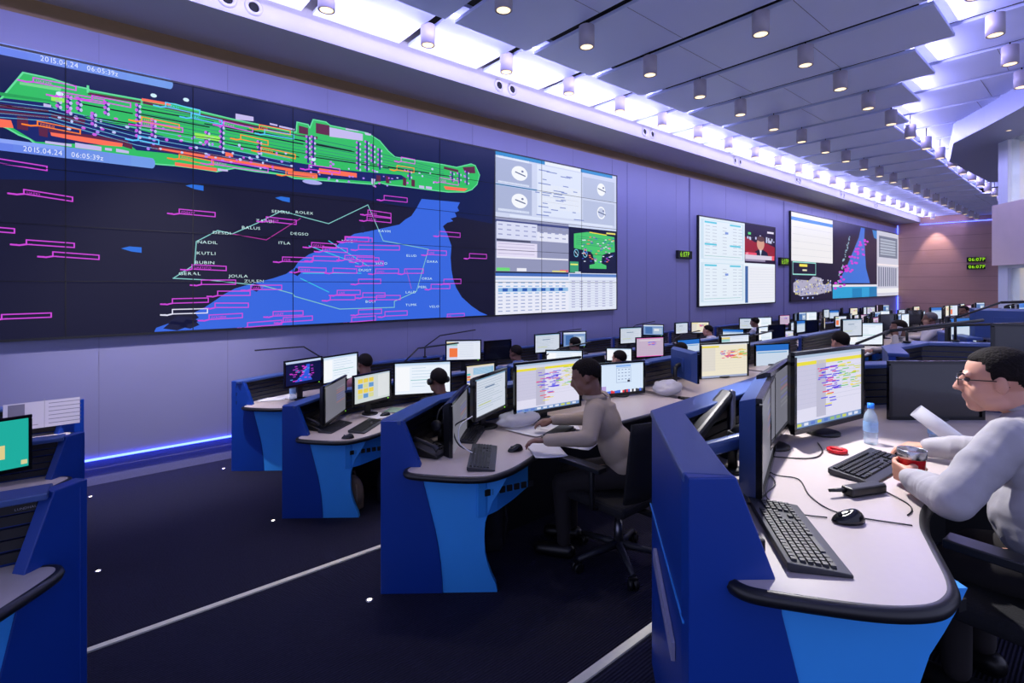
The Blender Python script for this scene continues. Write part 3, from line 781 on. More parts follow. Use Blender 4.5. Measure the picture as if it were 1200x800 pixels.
# second display: airfield diagrams and a news broadcast
def flatwall(name, label, pxa, pxb, z0, z1, bg):
    x0, x1 = on_y(pxa, 300, WY).x, on_y(pxb, 300, WY).x
    t = make_wall(name, label, x0, x1, z0, z1, rim=.03)
    c = Canvas(x1-x0, z1-z0, .0008); c.bg = bg
    return t, c, x0
t3, c3, x30 = flatwall('video_wall', 'medium video wall showing pale airfield diagrams and a news broadcast', 817, 906, 1.27, 3.57, K(226, 238, 248))
w3, h3 = c3.w, c3.h
def r3(x0, y0, x1, y1, col, l=1): c3.rect(x0*w3, (1-y1)*h3, (x1-x0)*w3, (y1-y0)*h3, col, l)
for y in (.03, .52):
    r3(.02, y-.01, .54, y+.44, K(206, 226, 240), 1); r3(.05, y, .52, y+.43, K(228, 238, 248), 2)
    for fx in (.06, .36):
        r3(fx, y+.01, fx+.14, y+.03, K(90, 200, 226), 3)
        if y < .1: r3(fx, y+.26, fx+.14, y+.28, K(90, 200, 226), 3)
    for j in range(9):
        for fx in (.07, .15, .27, .4, .47):
            r3(fx, y+.06+j*.038, fx+.05, y+.064+j*.038, K(150, 160, 190), 4)
    r3(.3, y+.11, .34, y+.135, K(120, 150, 220), 4); r3(.06, y+.4, .5, y+.405, K(130, 190, 190), 4)
r3(.555, 0, 1, .49, K(30, 16, 50), 1)
c3.poly([(.555*w3, .66*h3), (.555*w3, .84*h3), (.7*w3, .78*h3), (.8*w3, .8*h3), (w3, .74*h3), (w3, .6*h3), (.7*w3, .6*h3)], K(150, 30, 48), 2)
for k in range(18):
    x = .56+rr.random()*.42; r3(x, .12+rr.random()*.08, x+.02, .14+rr.random()*.08, K(200, 205, 230), 3)
r3(.6, .1, .64, .13, K(90, 220, 120), 3); r3(.88, .06, .98, .085, K(236, 230, 240), 3)
c3.poly([(.68*w3, .6*h3), (.7*w3, .66*h3), (.76*w3, .7*h3), (.8*w3, .7*h3), (.88*w3, .66*h3), (.9*w3, .6*h3)], K(24, 28, 60), 4)
c3.poly([(.76*w3, .70*h3), (.78*w3, .6*h3), (.8*w3, .70*h3)], K(210, 220, 240), 5)
c3.disc(.78*w3, .765*h3, .055*w3, .085*h3, K(214, 160, 138), 5); c3.disc(.782*w3, .83*h3, .056*w3, .035*h3, K(90, 60, 60), 6)
r3(.56, .355, .72, .385, K(236, 80, 110), 6); r3(.56, .385, .95, .44, K(216, 206, 226), 6); r3(.95, .38, .99, .44, K(240, 90, 110), 6); r3(.56, .44, .85, .465, K(150, 140, 170), 6); c3.text('LIVE', .57*w3, .62*h3, .07, K(250, 240, 245), 7)
r3(.545, .5, 1, .53, K(236, 244, 252), 3); r3(.56, .53, .6, .99, K(60, 100, 160), 3); r3(.6, .53, 1, .99, K(234, 236, 244), 3)
for k in range(12): r3(.62, .56+k*.034, .98, .562+k*.034, K(200, 206, 224), 4)
c3.build('display_panel', t3, (x30-t3.location.x, DY-WY+.001, 0), thick=.04)
t4, c4, x40 = flatwall('video_wall', 'far wide video wall showing white sheet, airspace map and grey charts', 925, 1052, 1.28, 4.2, K(28, 26, 52))
w4, h4 = c4.w, c4.h
# the picture narrows with distance, so lay it out from positions along the wall
def X4(px): return on_y(px, 300, WY).x-x40
def r4(xa, y0, xb, y1, col, l=1): c4.rect(xa, (1-y1)*h4, xb-xa, (y1-y0)*h4, col, l)
xa, xb, xc = X4(974), X4(1026), w4
r4(0, 0, xa, .55, K(240, 238, 240), 1); r4(0, .05, xa, .09, K(40, 130, 205), 2)
for k in range(5): r4(.1, .16+k*.08, xa-.1, .163+k*.08, K(206, 206, 214), 3)
c4.frame(.15, .3*h4, xa*.52, .14*h4, .04, K(150, 220, 210), 2); r4(xa*.18, .58, xa*.36, .61, K(245, 226, 90), 3); r4(xa*.25, .64, xa*.35, .66, K(225, 225, 190), 3)
c4.poly([(.05*xa, .1*h4), (.05*xa, .2*h4), (.15*xa, .24*h4), (.4*xa, .23*h4), (.5*xa, .28*h4), (.7*xa, .26*h4), (.75*xa, .18*h4), (.95*xa, .2*h4), (.97*xa, .1*h4), (.6*xa, .06*h4), (.2*xa, .05*h4)], K(176, 172, 196), 2)
for _ in range(90):
    x = rr.uniform(.06, .95)*xa; y = rr.uniform(.06, .24)*h4; c4.disc(x, y, .05, .03, rr.choice([K(235, 235, 250), K(90, 86, 120), K(80, 120, 220), K(230, 220, 120), K(140, 136, 170)]), 4, 6)
for k in range(3): c4.disc(xa*(.25+.12*k), .025*h4, .06, .03, K(180, 200, 255), 4, 10)
m0 = xa
c4.poly([(m0+.1*(xb-xa), .2*h4), (m0+.28*(xb-xa), .42*h4), (m0+.46*(xb-xa), .7*h4), (m0+.55*(xb-xa), .84*h4), (m0+.6*(xb-xa), h4*.99), (m0+.69*(xb-xa), h4*.99), (m0+.68*(xb-xa), .84*h4), (m0+.72*(xb-xa), .42*h4), (m0+.82*(xb-xa), .2*h4)], K(62, 116, 214), 2)
c4.poly([(m0+.88*(xb-xa), h4*.99), (m0+.92*(xb-xa), h4*.88), (xb, .86*h4), (xb, .99*h4)], K(54, 130, 200), 2)
for _ in range(46):
    f = rr.random(); x = m0+(xb-xa)*(.1+.62*f+rr.uniform(-.12, .12)); y = (.22+.6*f+rr.uniform(-.1, .1))*h4
    c4.disc(x, y, .17, .045, K(206, 60, 210), 4, 8)
for _ in range(34):
    f = rr.random(); c4.disc(m0+(xb-xa)*(.1+.25*f), (.22+.6*f+rr.uniform(-.04, .04))*h4, .07, .03, K(150, 190, 200), 4, 6)
r4(xa, .82, xb, .85, K(226, 226, 236), 3); r4(xa, .85, xb, 1, K(44, 160, 214), 3); r4(xa+(xb-xa)*.4, .87, xa+(xb-xa)*.62, 1, K(24, 130, 190), 4); r4(xa+(xb-xa)*.8, .86, xb, 1, K(20, 120, 180), 4)
r4(xb, 0, xc, 1, K(206, 206, 222), 1); r4(xb+.3, .07, xc-.3, .4, K(120, 128, 150), 2); r4(xb+.5, .1, xc-.6, .36, K(176, 184, 200), 3)
for k in range(6): r4(xb+.3, .1+k*.045, xc-.4, .11+k*.045, K(84, 92, 120), 4)
for k in range(9): r4(xb+.2+k*(xc-xb-.5)/9, .55, xb+.2+(k+.55)*(xc-xb-.5)/9, .85, K(96, 104, 136), 3)
r4(xb, .5, xc, .53, K(240, 230, 235), 4); r4(xb, .88, xc, .95, K(236, 236, 240), 4)
c4.build('display_panel', t4, (x40-t4.location.x, DY-WY+.001, 0), thick=.04)
# digital clocks
def clock(loc, rz, txt, label, w=.5, h=.2):
    t = thing('digital_clock', label, 'clock', loc, rz)
    q = MB(); q.box((0, -.04, 0), (w, .08, h)); q.build('case', BLKP, t, world=False, bevel=.008)
    c = Canvas(w-.03, h-.03, .001); c.bg = (.004, .006, .002, 1)
    c.text(txt, .05, .03, h*.92, K(176, 255, 30), 1, .9)
    c.build('display', t, (-(w-.03)/2, -.082, -(h-.03)/2), thick=.001)
p = on_y(800, 298.5, WY); clock((p.x, WY-.003, p.z), 0, '6:07P', 'black digital clock with green figures between the huge and medium video walls', .62, .2)
p = on_y(917, 306.5, WY); clock((p.x, WY-.003, p.z), 0, '6:07P', 'black digital clock with green figures between the medium and the far video walls', .66, .25)
for z, nm in ((3.15, 'upper'), (2.76, 'lower')):
    u = (1144-HX)/FOC
    d = XR/(CT+ST*u); y = (ST-CT*u)*d
    zz = EYE-((304 if nm == 'upper' else 312.5)-HY)/FOC*d
    clock((XR-.003, y, zz), -PI/2, '06:07P', '%s of the two green digital clocks on the wood wall' % nm, .62, .22)
# ================================================================ CONSOLES
DH = .755
def console(name, label, back, front, L, group, left=True, right=False, mirror=False, slat=True):
    """back: plan of the rear face, front: plan of the operator's edge, both running away from the end panel"""
    t = thing(name, label, 'control desk', (back[0][0], back[0][1], L), 0, group)
    s = -1 if mirror else 1      # side on which the operator sits
    # worktop
    inner = offset(back, -s*.05)
    if mirror: inner[0] = (inner[0][0]-.16, inner[0][1])
    if left:
        fx, fy = front[0]; m_ = -1 if mirror else 1
        front = [(fx+.11*m_, fy+.075), (fx+.03*m_, fy+.05), (fx+.0*m_, fy-.0), (fx+.03*m_, fy-.07)]+list(front[1:])
    f = smooth_curve([Vector((p[0], p[1], 0)) for p in front], 5); f = [(p[0], p[1]) for p in f]
    poly = f+list(reversed(inner))
    q = MB(); q.prism(poly, L+DH-.032, L+DH); q.build('worktop', LAMI, t)
    q = MB(); q.tube([(p[0], p[1], L+DH-.018) for p in f], .021, 8); q.build('edge_band', BLKR, t)
    # rear wall
    q = MB(); band(q, back, -s*.0, -s*.045, L+.0, L+1.005); o = q.build('rear_panel', NAVY, t); fix_normals(o)
    bk3 = list(back)
    if mirror: bk3[0] = (back[0][0]-.09, back[0][1])
    q = MB(); band(q, bk3, s*.006, -s*.125, L+1.005, L+1.032); o = q.build('top_rail', RAILM, t, bevel=.006); fix_normals(o)
    if slat:
        q = MB(); bk4 = list(back)
        if mirror: bk4[0] = (back[0][0]-.13, back[0][1]+.01)
        for k in range(5): band(q, bk4, -s*.046, -s*(.062 if k % 2 else .068), L+DH+.012+k*.047, L+DH+.05+k*.047)
        o = q.build('slat_panel', SLATM, t); fix_normals(o)
    # light blue apron with vents
    n0 = 5 if left else 0
    ap = offset(front, s*.13)[n0:n0+5] if left else offset(front, s*.34)
    if len(ap) > 1:
        q = MB(); band(q, ap, 0, s*.02, L+.46, L+DH-.04); o = q.build('apron', SKYB, t); fix_normals(o)
        q = MB()
        a, b2 = Vector(ap[0]), Vector(ap[1]); dd = (b2-a).normalized(); nn_ = Vector((-dd.y, dd.x))*s
        for k in range(7):
            c = a+dd*(.06+k*.05)-nn_*.003
            q.box((c.x, c.y, L+.6), (.034, .012, .035), math.atan2(dd.y, dd.x))
        q.build('vent', CDARK, o)
    # base plinth set back under the worktop
    bk2 = offset(back, -s*.16)[(1 if left else 0):]
    q = MB(); band(q, bk2, 0, -s*.2, L+.0, L+DH-.04); o = q.build('cable_cabinet', BLKP, t); fix_normals(o)
    # end panel: dark blue sail with light blue leg
    def end(P, ax):
        ax = Vector((ax[0], ax[1], 0)).normalized(); nrm = Vector((0, 0, 1)).cross(ax)
        M = Matrix(((ax.x, 0, nrm.x, P[0]), (ax.y, 0, nrm.y, P[1]), (0, 1, 0, L), (0, 0, 0, 1)))
        curve = [(.255, .66), (.275, .58), (.3, .48), (.325, .38), (.344, .28), (.358, .18), (.367, .08), (.37, 0)]
        d = [(0, 0), (0, 1.03), (.13, 1.03), (.235, .76), (.25, .71)]+curve
        q = MB(); q.prism(d, -.03, .03, M); o = q.build('end_panel', NAVY, t, bevel=.004); fix_normals(o)
        lt = list(reversed(curve))+[(.245, .72), (.77, .72), (.74, .66), (.705, .60), (.665, .54), (.64, .47), (.623, .42), (.618, .36), (.617, .3), (.622, .23), (.636, .17), (.66, .1), (.685, .05), (.695, .0)]
        q = MB(); q.prism(lt, -.022, .024, M); o = q.build('leg_panel', SKYB, t); fix_normals(o)
        tag(o, 'light blue curved leg panel')
    e = (-.78 if mirror else .78, -.625)
    if left: end(back[0], e)
    if right: end(back[-1], (0.2 if not mirror else -.2, -1))
    return t
FR = [(.07, -.19), (.24, -.43), (.36, -.53), (.46, -.55), (.6, -.53), (.8, -.46), (1.0, -.37), (1.3, -.31), (1.9, -.30), (2.6, -.32), (2.95, -.34)]
BK = [(0, 0), (.5, .34), (.95, .44), (2.95, .46)]
def shift(pts, x, y, sx=1, sy=1): return [(x+p[0]*sx, y+p[1]*sy) for p in pts]
ROWY = {'wall': (6.55, LOW), 'second': (4.96, LOW), 'third': (2.85, MID), 'rear': (.77, TOP)}
G = 'blue control desks in rows'
# hand-placed end stations beside the aisle
BKw = [(0, 0), (.5, .2), (.95, .3), (2.95, .33)]
c1 = console('control_desk', 'blue control desk end standing against the display wall, with dark radar map monitor', shift(BKw, 1.33, 6.58), shift(FR, 1.33, 6.58), LOW, G)
c2_ = console('control_desk', 'blue control desk holding a monitor of yellow and blue squares, behind the paler mid desk', shift(BK, 1.42, 4.96), shift(FR, 1.42, 4.96), LOW, G)
c3_ = console('control_desk', 'blue desk in mid room with black swivel chair and bag beneath its cream top', shift(BK, 1.38, 2.86), shift(FR, 1.38, 2.86), MID, G)
FR4 = [(1.335, .645), (1.49, .40), (1.585, .315), (1.67, .285), (1.77, .295), (1.97, .37), (2.13, .425), (2.35, .45), (2.75, .42), (3.1, .28), (3.3, .0), (3.4, -.3)]
BK4 = [(1.262, .768), (1.785, 1.235), (2.93, 1.315), (3.75, 1.24), (4.3, .9), (4.42, .2), (4.42, -.3)]
c4_ = console('control_desk', 'large blue desk closest to the camera, where the man with glasses sits', BK4, FR4, TOP, G)
# handle bar on the outside of the nearest desk
a, b2 = Vector(BK4[0]), Vector(BK4[1]); dd = (b2-a).normalized(); nn_ = Vector((-dd.y, dd.x))
hb = MB()
p0 = a+dd*.05+nn_*.012; p1 = a+dd*.62+nn_*.012
vs = []
M = Matrix(((dd.x, 0, nn_.x, a.x), (dd.y, 0, nn_.y, a.y), (0, 1, 0, TOP), (0, 0, 0, 1)))
hb.prism([(.14, .415), (.56, .49), (.56, .53), (.54, .55), (.14, .47)], .002, .014, M)
hb.build('trim_strip', mat('pale_trim', rgb(150, 150, 180), .4, noise=.05), c4_)
hb = MB(); hb.prism([(.0, .62), (.72, .64), (.72, .645), (.0, .625)], .001, .006, M); hb.build('panel_joint', SKYB, c4_)

# stations farther along each row
def straight(x, y, L, n, row, w=2.05, last=False):
    bk = [(x, y+.40), (x+.15, y+.455), (x+w-.03, y+.46)]
    fr = [(x+.02, y-.08), (x+.12, y-.3), (x+.45, y-.34), (x+1.2, y-.3), (x+w-.05, y-.33)]
    return console('control_desk', 'blue control desk, %s from the aisle in the %s' % (ORD[n], row), bk, fr, L, G, left=False)
STN = []
ROWS = [('row along the display wall', 4.32, 6.43, LOW, 11), ('second row from the display wall', 4.42, 4.96, LOW, 10), ('third row from the display wall', 4.42, 2.85, MID, 9)]
for nm, x0, y0, L, cnt in ROWS:
    for k in range(cnt):
        x = x0+k*2.08
        straight(x, y0, L, k+1, nm)
        STN.append((x, y0, L, nm, k))
# row behind the man: two more wrapped stations and one beyond
BK5 = [(4.62, 1.12), (5.1, 1.28), (5.75, 1.2), (6.1, .75), (6.15, .1)]
FR5 = [(4.64, .75), (4.75, .45), (5.1, .36), (5.35, .2), (5.45, -.1)]
console('control_desk', 'blue desk in the rear row just beyond the man with glasses', BK5, FR5, TOP, G, left=False)
BK6 = [(6.5, .95), (7.1, 1.28), (8.3, 1.25), (8.8, .7), (8.9, 0)]
FR6 = [(6.55, .6), (6.7, .35), (7.2, .4), (7.9, .2), (8.1, -.2)]
console('control_desk', 'blue desk in the rear row below the curved bulkhead, last before the glass booth', BK6, FR6, TOP, G, left=False)
BK7 = [(9.3, 1.1), (9.8, 1.26), (11.6, 1.25)]
FR7 = [(9.33, .75), (9.5, .5), (10.2, .45), (11.6, .45)]
console('control_desk', 'blue desk in the rear row close beside the column of the glass booth', BK7, FR7, TOP, G, left=False)

# desks on the other side of the aisle: mirrored ends
def mir(pts, x, y): return [(x-p[0], y+p[1]) for p in pts]
for nm, y, L, lab in (('a', 2.82, MID, 'blue desk across the aisle cut off by the photo edge, with black slats inside'), ('b', 5.06, LOW, 'blue desk across the aisle behind the teal monitor, middle of its three'), ('c', 6.5, LOW, 'blue desk across the aisle with a printed sheet, touching the display wall')):
    BKm = BK if nm != 'c' else BKw
    console('control_desk', lab, mir([(p[0], p[1]*.12) for p in BKm], 0, y), mir(FR, 0, y), L, 'blue control desks across the aisle', mirror=True)
# maker's name on the slats inside the nearest of them
def decal(txt, loc, rz, h, col, parent, tilt=0):
    c = Canvas(.001, .001, .0004); c.text(txt, 0, 0, h, col, 1)
    o = c.build('maker_name', parent, m=PRINT, thick=.0005)
    o.location = Vector(loc)-Vector(parent.location); o.rotation_euler = (tilt, 0, rz)
dk = [o for o in C.objects if o.get('label', '').startswith('blue desk across the aisle cut off')][0]
decal('LUNDHALSEY', (-.20, 2.82-.062, MID+.968), 0, .013, K(150, 150, 165), dk)
dk = [o for o in C.objects if o.get('label', '').startswith('blue desk across the aisle behind')][0]
decal('LUNDHALSEY', (-.42, 5.06-.05, LOW+.968), 0, .017, K(150, 150, 165), dk)

# ================================================================ MONITORS
def pic(cv, st, r):
    w, h = cv.w, cv.h
    def R(x0, y0, x1, y1, col, l=1): cv.rect(x0*w, (1-y1)*h, (x1-x0)*w, (y1-y0)*h, col, l)
    if st == 'gantt':
        R(0, 0, 1, 1, K(222, 220, 240), 1); R(0, 0, 1, .045, K(170, 190, 215), 2)
        R(0, .045, 1, .09, K(206, 212, 232), 2)
        R(0, .10, .4 if r.random() < .5 else 1, .15, K(232, 220, 60), 2)
        R(0, .15, .3, .75, K(200, 198, 222), 2); R(.3, .1, .44, .9, K(188, 186, 208), 2)
        for k in range(9): R(0, .16+k*.065, 1, .163+k*.065, K(180, 182, 210), 3)
        for k in range(44):
            x = r.uniform(.3, .62); y = .2+r.random()*.35; R(x, y, x+r.uniform(.03, .14), y+.014, r.choice([K(84, 70, 226), K(120, 70, 220), K(226, 60, 130), K(70, 80, 230)]), 4)
        for k in range(40):
            x = r.uniform(.6, .93); y = .15+r.random()*.42; R(x, y, min(1, x+r.uniform(.04, .13)), y+.013, r.choice([K(206, 216, 70), K(214, 210, 60), K(110, 200, 110), K(240, 220, 90)]), 4)
        for k in range(8):
            x = r.uniform(.32, .5); y = .55+r.random()*.28; R(x, y, x+.1, y+.016, r.choice([K(90, 80, 230), K(230, 220, 90), K(230, 60, 90)]), 4)
        R(0, .93, 1, 1, K(120, 150, 200), 2)
        for k in range(10): R(.03+k*.095, .945, .09+k*.095, .985, r.choice([K(200, 210, 90), K(220, 225, 240), K(90, 120, 200), K(150, 190, 120)]), 3)
    elif st == 'gantt2':
        R(0, 0, 1, 1, K(236, 228, 206), 1); R(0, 0, 1, .04, K(220, 220, 225), 2); R(0, .05, .38, .1, K(232, 214, 70), 2)
        R(0, .1, .3, .8, K(222, 216, 206), 2)
        for k in range(8): R(0, .18+k*.08, 1, .183+k*.08, K(206, 198, 190), 3)
        for k in range(26):
            x = r.uniform(.4, .66); y = .2+r.random()*.22; R(x, y, x+r.uniform(.04, .14), y+.02, r.choice([K(110, 90, 214), K(226, 60, 110), K(240, 90, 60)]), 4)
        for k in range(24):
            x = r.uniform(.62, .92); y = .15+r.random()*.28; R(x, y, min(1, x+.1), y+.02, r.choice([K(130, 200, 90), K(230, 210, 70), K(240, 150, 60)]), 4)
        R(0, .94, 1, 1, K(160, 170, 200), 3)
    elif st == 'sheet':
        R(0, 0, 1, 1, K(206, 214, 228), 1); R(0, 0, 1, .05, K(120, 160, 190), 2)
        for k in range(12):
            R(.06, .12+k*.065, .06+r.uniform(.4, .85), .13+k*.065, K(150, 170, 190), 3)
        R(.3, .28, .62, .31, K(80, 110, 150), 3); R(.1, .7, .5, .73, K(190, 200, 120), 3)
    elif st == 'white':
        R(0, 0, 1, 1, K(234, 242, 252), 1); R(0, 0, 1, .06, K(190, 214, 240), 2); R(0, .06, 1, .1, K(216, 228, 244), 2)
        R(.02, .13, .26, .9, K(246, 248, 252), 2)
        for k in range(7): R(.3, .16+k*.1, .3+r.uniform(.2, .6), .172+k*.1, K(170, 196, 220), 3)
        R(.28, .55, .9, .57, K(110, 190, 180), 3)
    elif st == 'calendar':
        R(0, 0, 1, 1, K(214, 230, 250), 1); R(.35, .05, .7, .12, K(140, 180, 240), 2); R(.0, .0, 1, .05, K(190, 210, 240), 2)
        cv.frame(.36*w, .35*h, .34*w, .5*h, .004, K(150, 170, 205), 3)
        for i in range(4):
            for j in range(4): R(.4+i*.08, .2+j*.11, .44+i*.08, .225+j*.11, K(120, 140, 180), 3)
        R(.62, .58, .68, .66, K(40, 40, 60), 3)
        for k in range(22): R(k/22, .9+r.random()*.03, (k+1)/22, 1, r.choice([K(240, 210, 60), K(226, 60, 70), K(70, 110, 220), K(240, 240, 245), K(60, 60, 70)]), 3)
        R(0, .75, .12, .95, K(180, 160, 220), 2)
    elif st == 'blocks':
        R(0, 0, 1, 1, K(206, 214, 214), 1); R(0, 0, 1, .05, K(180, 196, 214), 2); R(.66, .08, .98, .92, K(220, 224, 226), 2)
        for i in range(3):
            for j in range(4): R(.1+i*.15, .12+j*.19, .23+i*.15, .28+j*.19, [K(232, 206, 80), K(98, 150, 206), K(232, 206, 80), K(214, 214, 150)][(i*2+j) % 4], 3)
    elif st == 'orange':
        R(0, 0, 1, 1, K(206, 214, 236), 1); R(0, .06, .32, .14, K(226, 206, 130), 2); R(0, .14, .32, .24, K(150, 200, 200), 2); R(.08, .38, .32, .86, K(240, 120, 66), 3); R(.32, .08, 1, .98, K(226, 232, 244), 2)
        for k in range(8): R(.36, .14+k*.1, .8, .15+k*.1, K(180, 190, 220), 3)
    elif st == 'colour':
        R(0, 0, 1, 1, K(214, 214, 220), 1); R(.0, .0, 1, .06, K(220, 206, 170), 2); R(.24, .14, .98, .5, K(140, 186, 220), 2)
        for k, c in enumerate((K(70, 190, 190), K(230, 110, 80), K(230, 170, 90), K(90, 110, 210))): R(.02, .4+k*.13, .14, .5+k*.13, c, 3)
        for k in range(6): R(.26, .18+k*.06, .9, .19+k*.06, K(220, 230, 240), 3)
    elif st == 'pink':
        R(0, 0, 1, 1, K(196, 176, 200), 1); R(0, .0, 1, .03, K(236, 90, 190), 2); R(0, .97, 1, 1, K(236, 90, 190), 2); R(.1, .1, .9, .16, K(216, 206, 216), 2)
        for k in range(16):
            x = r.uniform(.4, .7); y = .2+r.random()*.22; R(x, y, x+.1, y+.025, r.choice([K(110, 80, 220), K(226, 60, 110), K(90, 110, 230)]), 4)
        for k in range(5): R(.05, .5+k*.09, .95, .505+k*.09, K(170, 156, 184), 3)
    elif st == 'radar':
        R(0, 0, 1, 1, K(14, 20, 66), 1); R(0, 0, 1, .1, K(190, 206, 236), 2)
        cv.poly([(.25*w, .1*h), (.5*w, .45*h), (.58*w, .8*h), (.68*w, .8*h), (.66*w, .4*h), (.75*w, .1*h)], K(46, 90, 220), 2)
        for k in range(40): R(*(lambda x, y: (x, y, x+.07, y+.035))(r.uniform(.1, .75), .2+r.random()*.65), r.choice([K(214, 60, 206), K(170, 60, 200), K(80, 150, 230)]), 3)
    elif st == 'teal':
        R(0, 0, 1, 1, K(30, 172, 158), 1); R(.0, .0, .62, .58, K(214, 200, 142), 2); R(.3, .2, .5, .4, K(40, 180, 160), 3); R(.64, .5, .78, .78, K(220, 204, 140), 3); R(.93, .86, .99, .95, K(210, 206, 150), 3)
        cv.text('17', .2*w, .78*h, .05, K(90, 90, 60), 4)
    elif st == 'video':
        R(0, 0, 1, 1, K(120, 150, 200), 1); R(0, 0, 1, .12, K(216, 226, 240), 2); R(.1, .2, .45, .9, K(70, 110, 170), 2); R(.5, .3, .95, .9, K(170, 190, 214), 2); R(.55, .4, .8, .6, K(226, 230, 236), 3)
    elif st == 'off':
        pass
    elif st == 'grey':
        R(0, 0, 1, 1, K(112, 112, 124), 1)
        for k in range(7): R(.55, .2+k*.07, .95, .23+k*.07, r.choice([K(150, 110, 120), K(110, 110, 160), K(130, 130, 140)]), 2)
    elif st == 'bluewhite':
        R(0, 0, 1, 1, K(200, 214, 232), 1); R(0, .0, 1, .25, K(40, 110, 200), 2); R(.05, .3, .95, .34, K(90, 160, 210), 2)
MCACHE = {}
NMON = 0
def monitor(P, W, H, yaw, st, label, desk_z, group=None, arm=False, thick=.045):
    """P is the centre of the screen; yaw is the direction of its width, left to right as seen from in front"""
    global NMON
    NMON += 1
    g = group or 'flat monitors on the desks'
    t = thing('monitor', label, 'monitor', (P[0], P[1], desk_z), yaw, g)
    zc = P[2]-desk_z
    bz = .018
    q = MB(); hw, hh = W/2, H/2
    for (cx, cz, sx, sz) in ((0, hh-bz/2, W, bz), (0, -hh+bz*.7, W, bz*1.4), (-hw+bz/2, -.2*bz, bz, H-2.4*bz), (hw-bz/2, -.2*bz, bz, H-2.4*bz)):
        q.box((cx, -.004, zc+cz), (sx, .022, sz))
    q.build('bezel', BLKG, t, world=False)
    q = MB(); M = Matrix.Translation((0, .007+thick/2, zc)) @ Matrix.Rotation(-PI/2, 4, 'X')
    q.box((0, 0, 0), (W, H, thick), M=M, taper=.86)
    q.box((0, .01+thick, zc), (.14, .012, .14))
    q.build('housing', BLKP if not arm else MATS['console_rail'] if arm == 2 else BLKP, t, world=False)
    cv = Canvas(W-2*bz, H-2.4*bz, .0002)
    pic(cv, st, random.Random(NMON*7+3))
    cv.build('display_panel', t, (-(W-2*bz)/2, -.004, zc-hh+1.4*bz), thick=.008, m=OFFM if st == 'off' else None)
    if st not in ('off',) and W > .3 and NMON < 26:
        q = MB(); q.box((hw-.05, -.0155, zc-hh+bz*.6), (.012, .003, .006)); q.build('power_light', LEDG, t, world=False)
    # support
    q = MB()
    if arm:
        q.tube([(0, .06, zc), (-.01, .10, zc-.01), (-.02, .125, zc-.04)], .022, 8)
        q.tube([(-.02, .125, zc-.02), (-.02, .125, .02)], .02, 10); q.lathe([(.045, 0), (.045, .014), (.02, .02)], 16, Matrix.Translation((-.02, .125, 0)))
    else:
        q.box((0, .045+thick*.6, (zc)/2), (.07, .022, zc), 0)
        q.lathe([(.085, 0.0), (.085, .01), (.07, .014), (.0001, .016)], 20, Matrix.Translation((0, .035, .001)))
    q.build('stand', BLKP, t, world=False)
    return t
def place(xl, tl, bl, xr, tr, br, Y, st, label, L, hint=0, lo=-60, hi=60, ratio=1.62, **kw):
    """a monitor from a survey of its four corners and the desk line Y it stands on"""
    xc = (xl+xr)/2; yc = (tl+bl+tr+br)/4; hp = ((bl-tl)+(br-tr))/2
    P = on_y(xc, yc, Y); d = CT*P.x+ST*P.y
    H = hp*d/FOC
    best = None
    def hit(px, ps):
        u = (px-HX)/FOC; D = (CT+ST*u, ST-CT*u)
        c, s_ = math.cos(ps), math.sin(ps)
        # P + t(c,s) = k D
        den = D[0]*s_-D[1]*c
        if abs(den) < 1e-6: return 99
        return (D[1]*P.x-D[0]*P.y)/den
    for a in range(int(lo), int(hi)+1):
        ps = math.radians(a); tl_, tr_ = hit(xl, ps), hit(xr, ps)
        w = tr_-tl_
        if w <= 0: continue
        cost = abs(w-ratio*H)/H+abs(a-hint)*.003
        if best is None or cost < best[0]: best = (cost, ps, w, (tl_+tr_)/2)
    _, ps, w, mid = best
    w = min(max(w, 1.2*H), 1.8*H)
    P = Vector((P.x+mid*math.cos(ps), P.y+mid*math.sin(ps), P.z))
    print('MON %-28s x%.2f y%.2f z%.2f  %.2fx%.2f yaw %.0f' % (label[:28], P.x, P.y, P.z, w, H, math.degrees(ps)))
    return monitor(P, w, H, ps, st, label, L+DH+.001, **kw)
# wall row
place(332.5, 421, 453, 377, 419, 450, 6.3, 'radar', 'monitor with a dark blue radar map at the desk end against the display wall', LOW)
place(377, 417, 450, 419, 413, 445, 6.3, 'white', 'white monitor partly hidden by the person in the pink shirt', LOW)
place(522, 400, 425, 564, 396, 421, 6.3, 'orange', 'monitor with an orange block at its side, standing before the display wall', LOW)
place(567, 399, 423, 599, 397.5, 420, 6.3, 'off', 'switched off monitor behind the person in the dark blue shirt', LOW)
place(626, 391, 414, 656, 390, 413, 6.3, 'sheet', 'pale monitor beside the one with photographs, close to the display wall', LOW)
place(659, 388.5, 408, 687, 387.5, 406, 6.3, 'video', 'monitor showing blue photographs behind a dark haired head', LOW)
place(726, 384, 403, 752, 382, 403, 6.3, 'sheet', 'pale monitor behind the pink edged one, near the wall', LOW)
place(753, 380, 393, 778, 379.5, 394, 6.3, 'video', 'small looking monitor with a dark picture behind the pink edged one', LOW)
place(791, 378, 392, 806, 377, 391, 6.3, 'sheet', 'narrow looking pale monitor under the joint in the wall before the medium video wall', LOW)
place(809.5, 377, 391, 831, 376.5, 391, 6.3, 'gantt2', 'cream monitor under the medium video wall, beside a white shirted person', LOW)
place(866, 372.5, 386, 885, 372, 385.5, 6.3, 'sheet', 'pale monitor just before the head of a person under the medium video wall', LOW)
place(887, 371.5, 385, 904, 371, 384.5, 6.3, 'white', 'pale monitor just past the head of a person under the medium video wall', LOW)
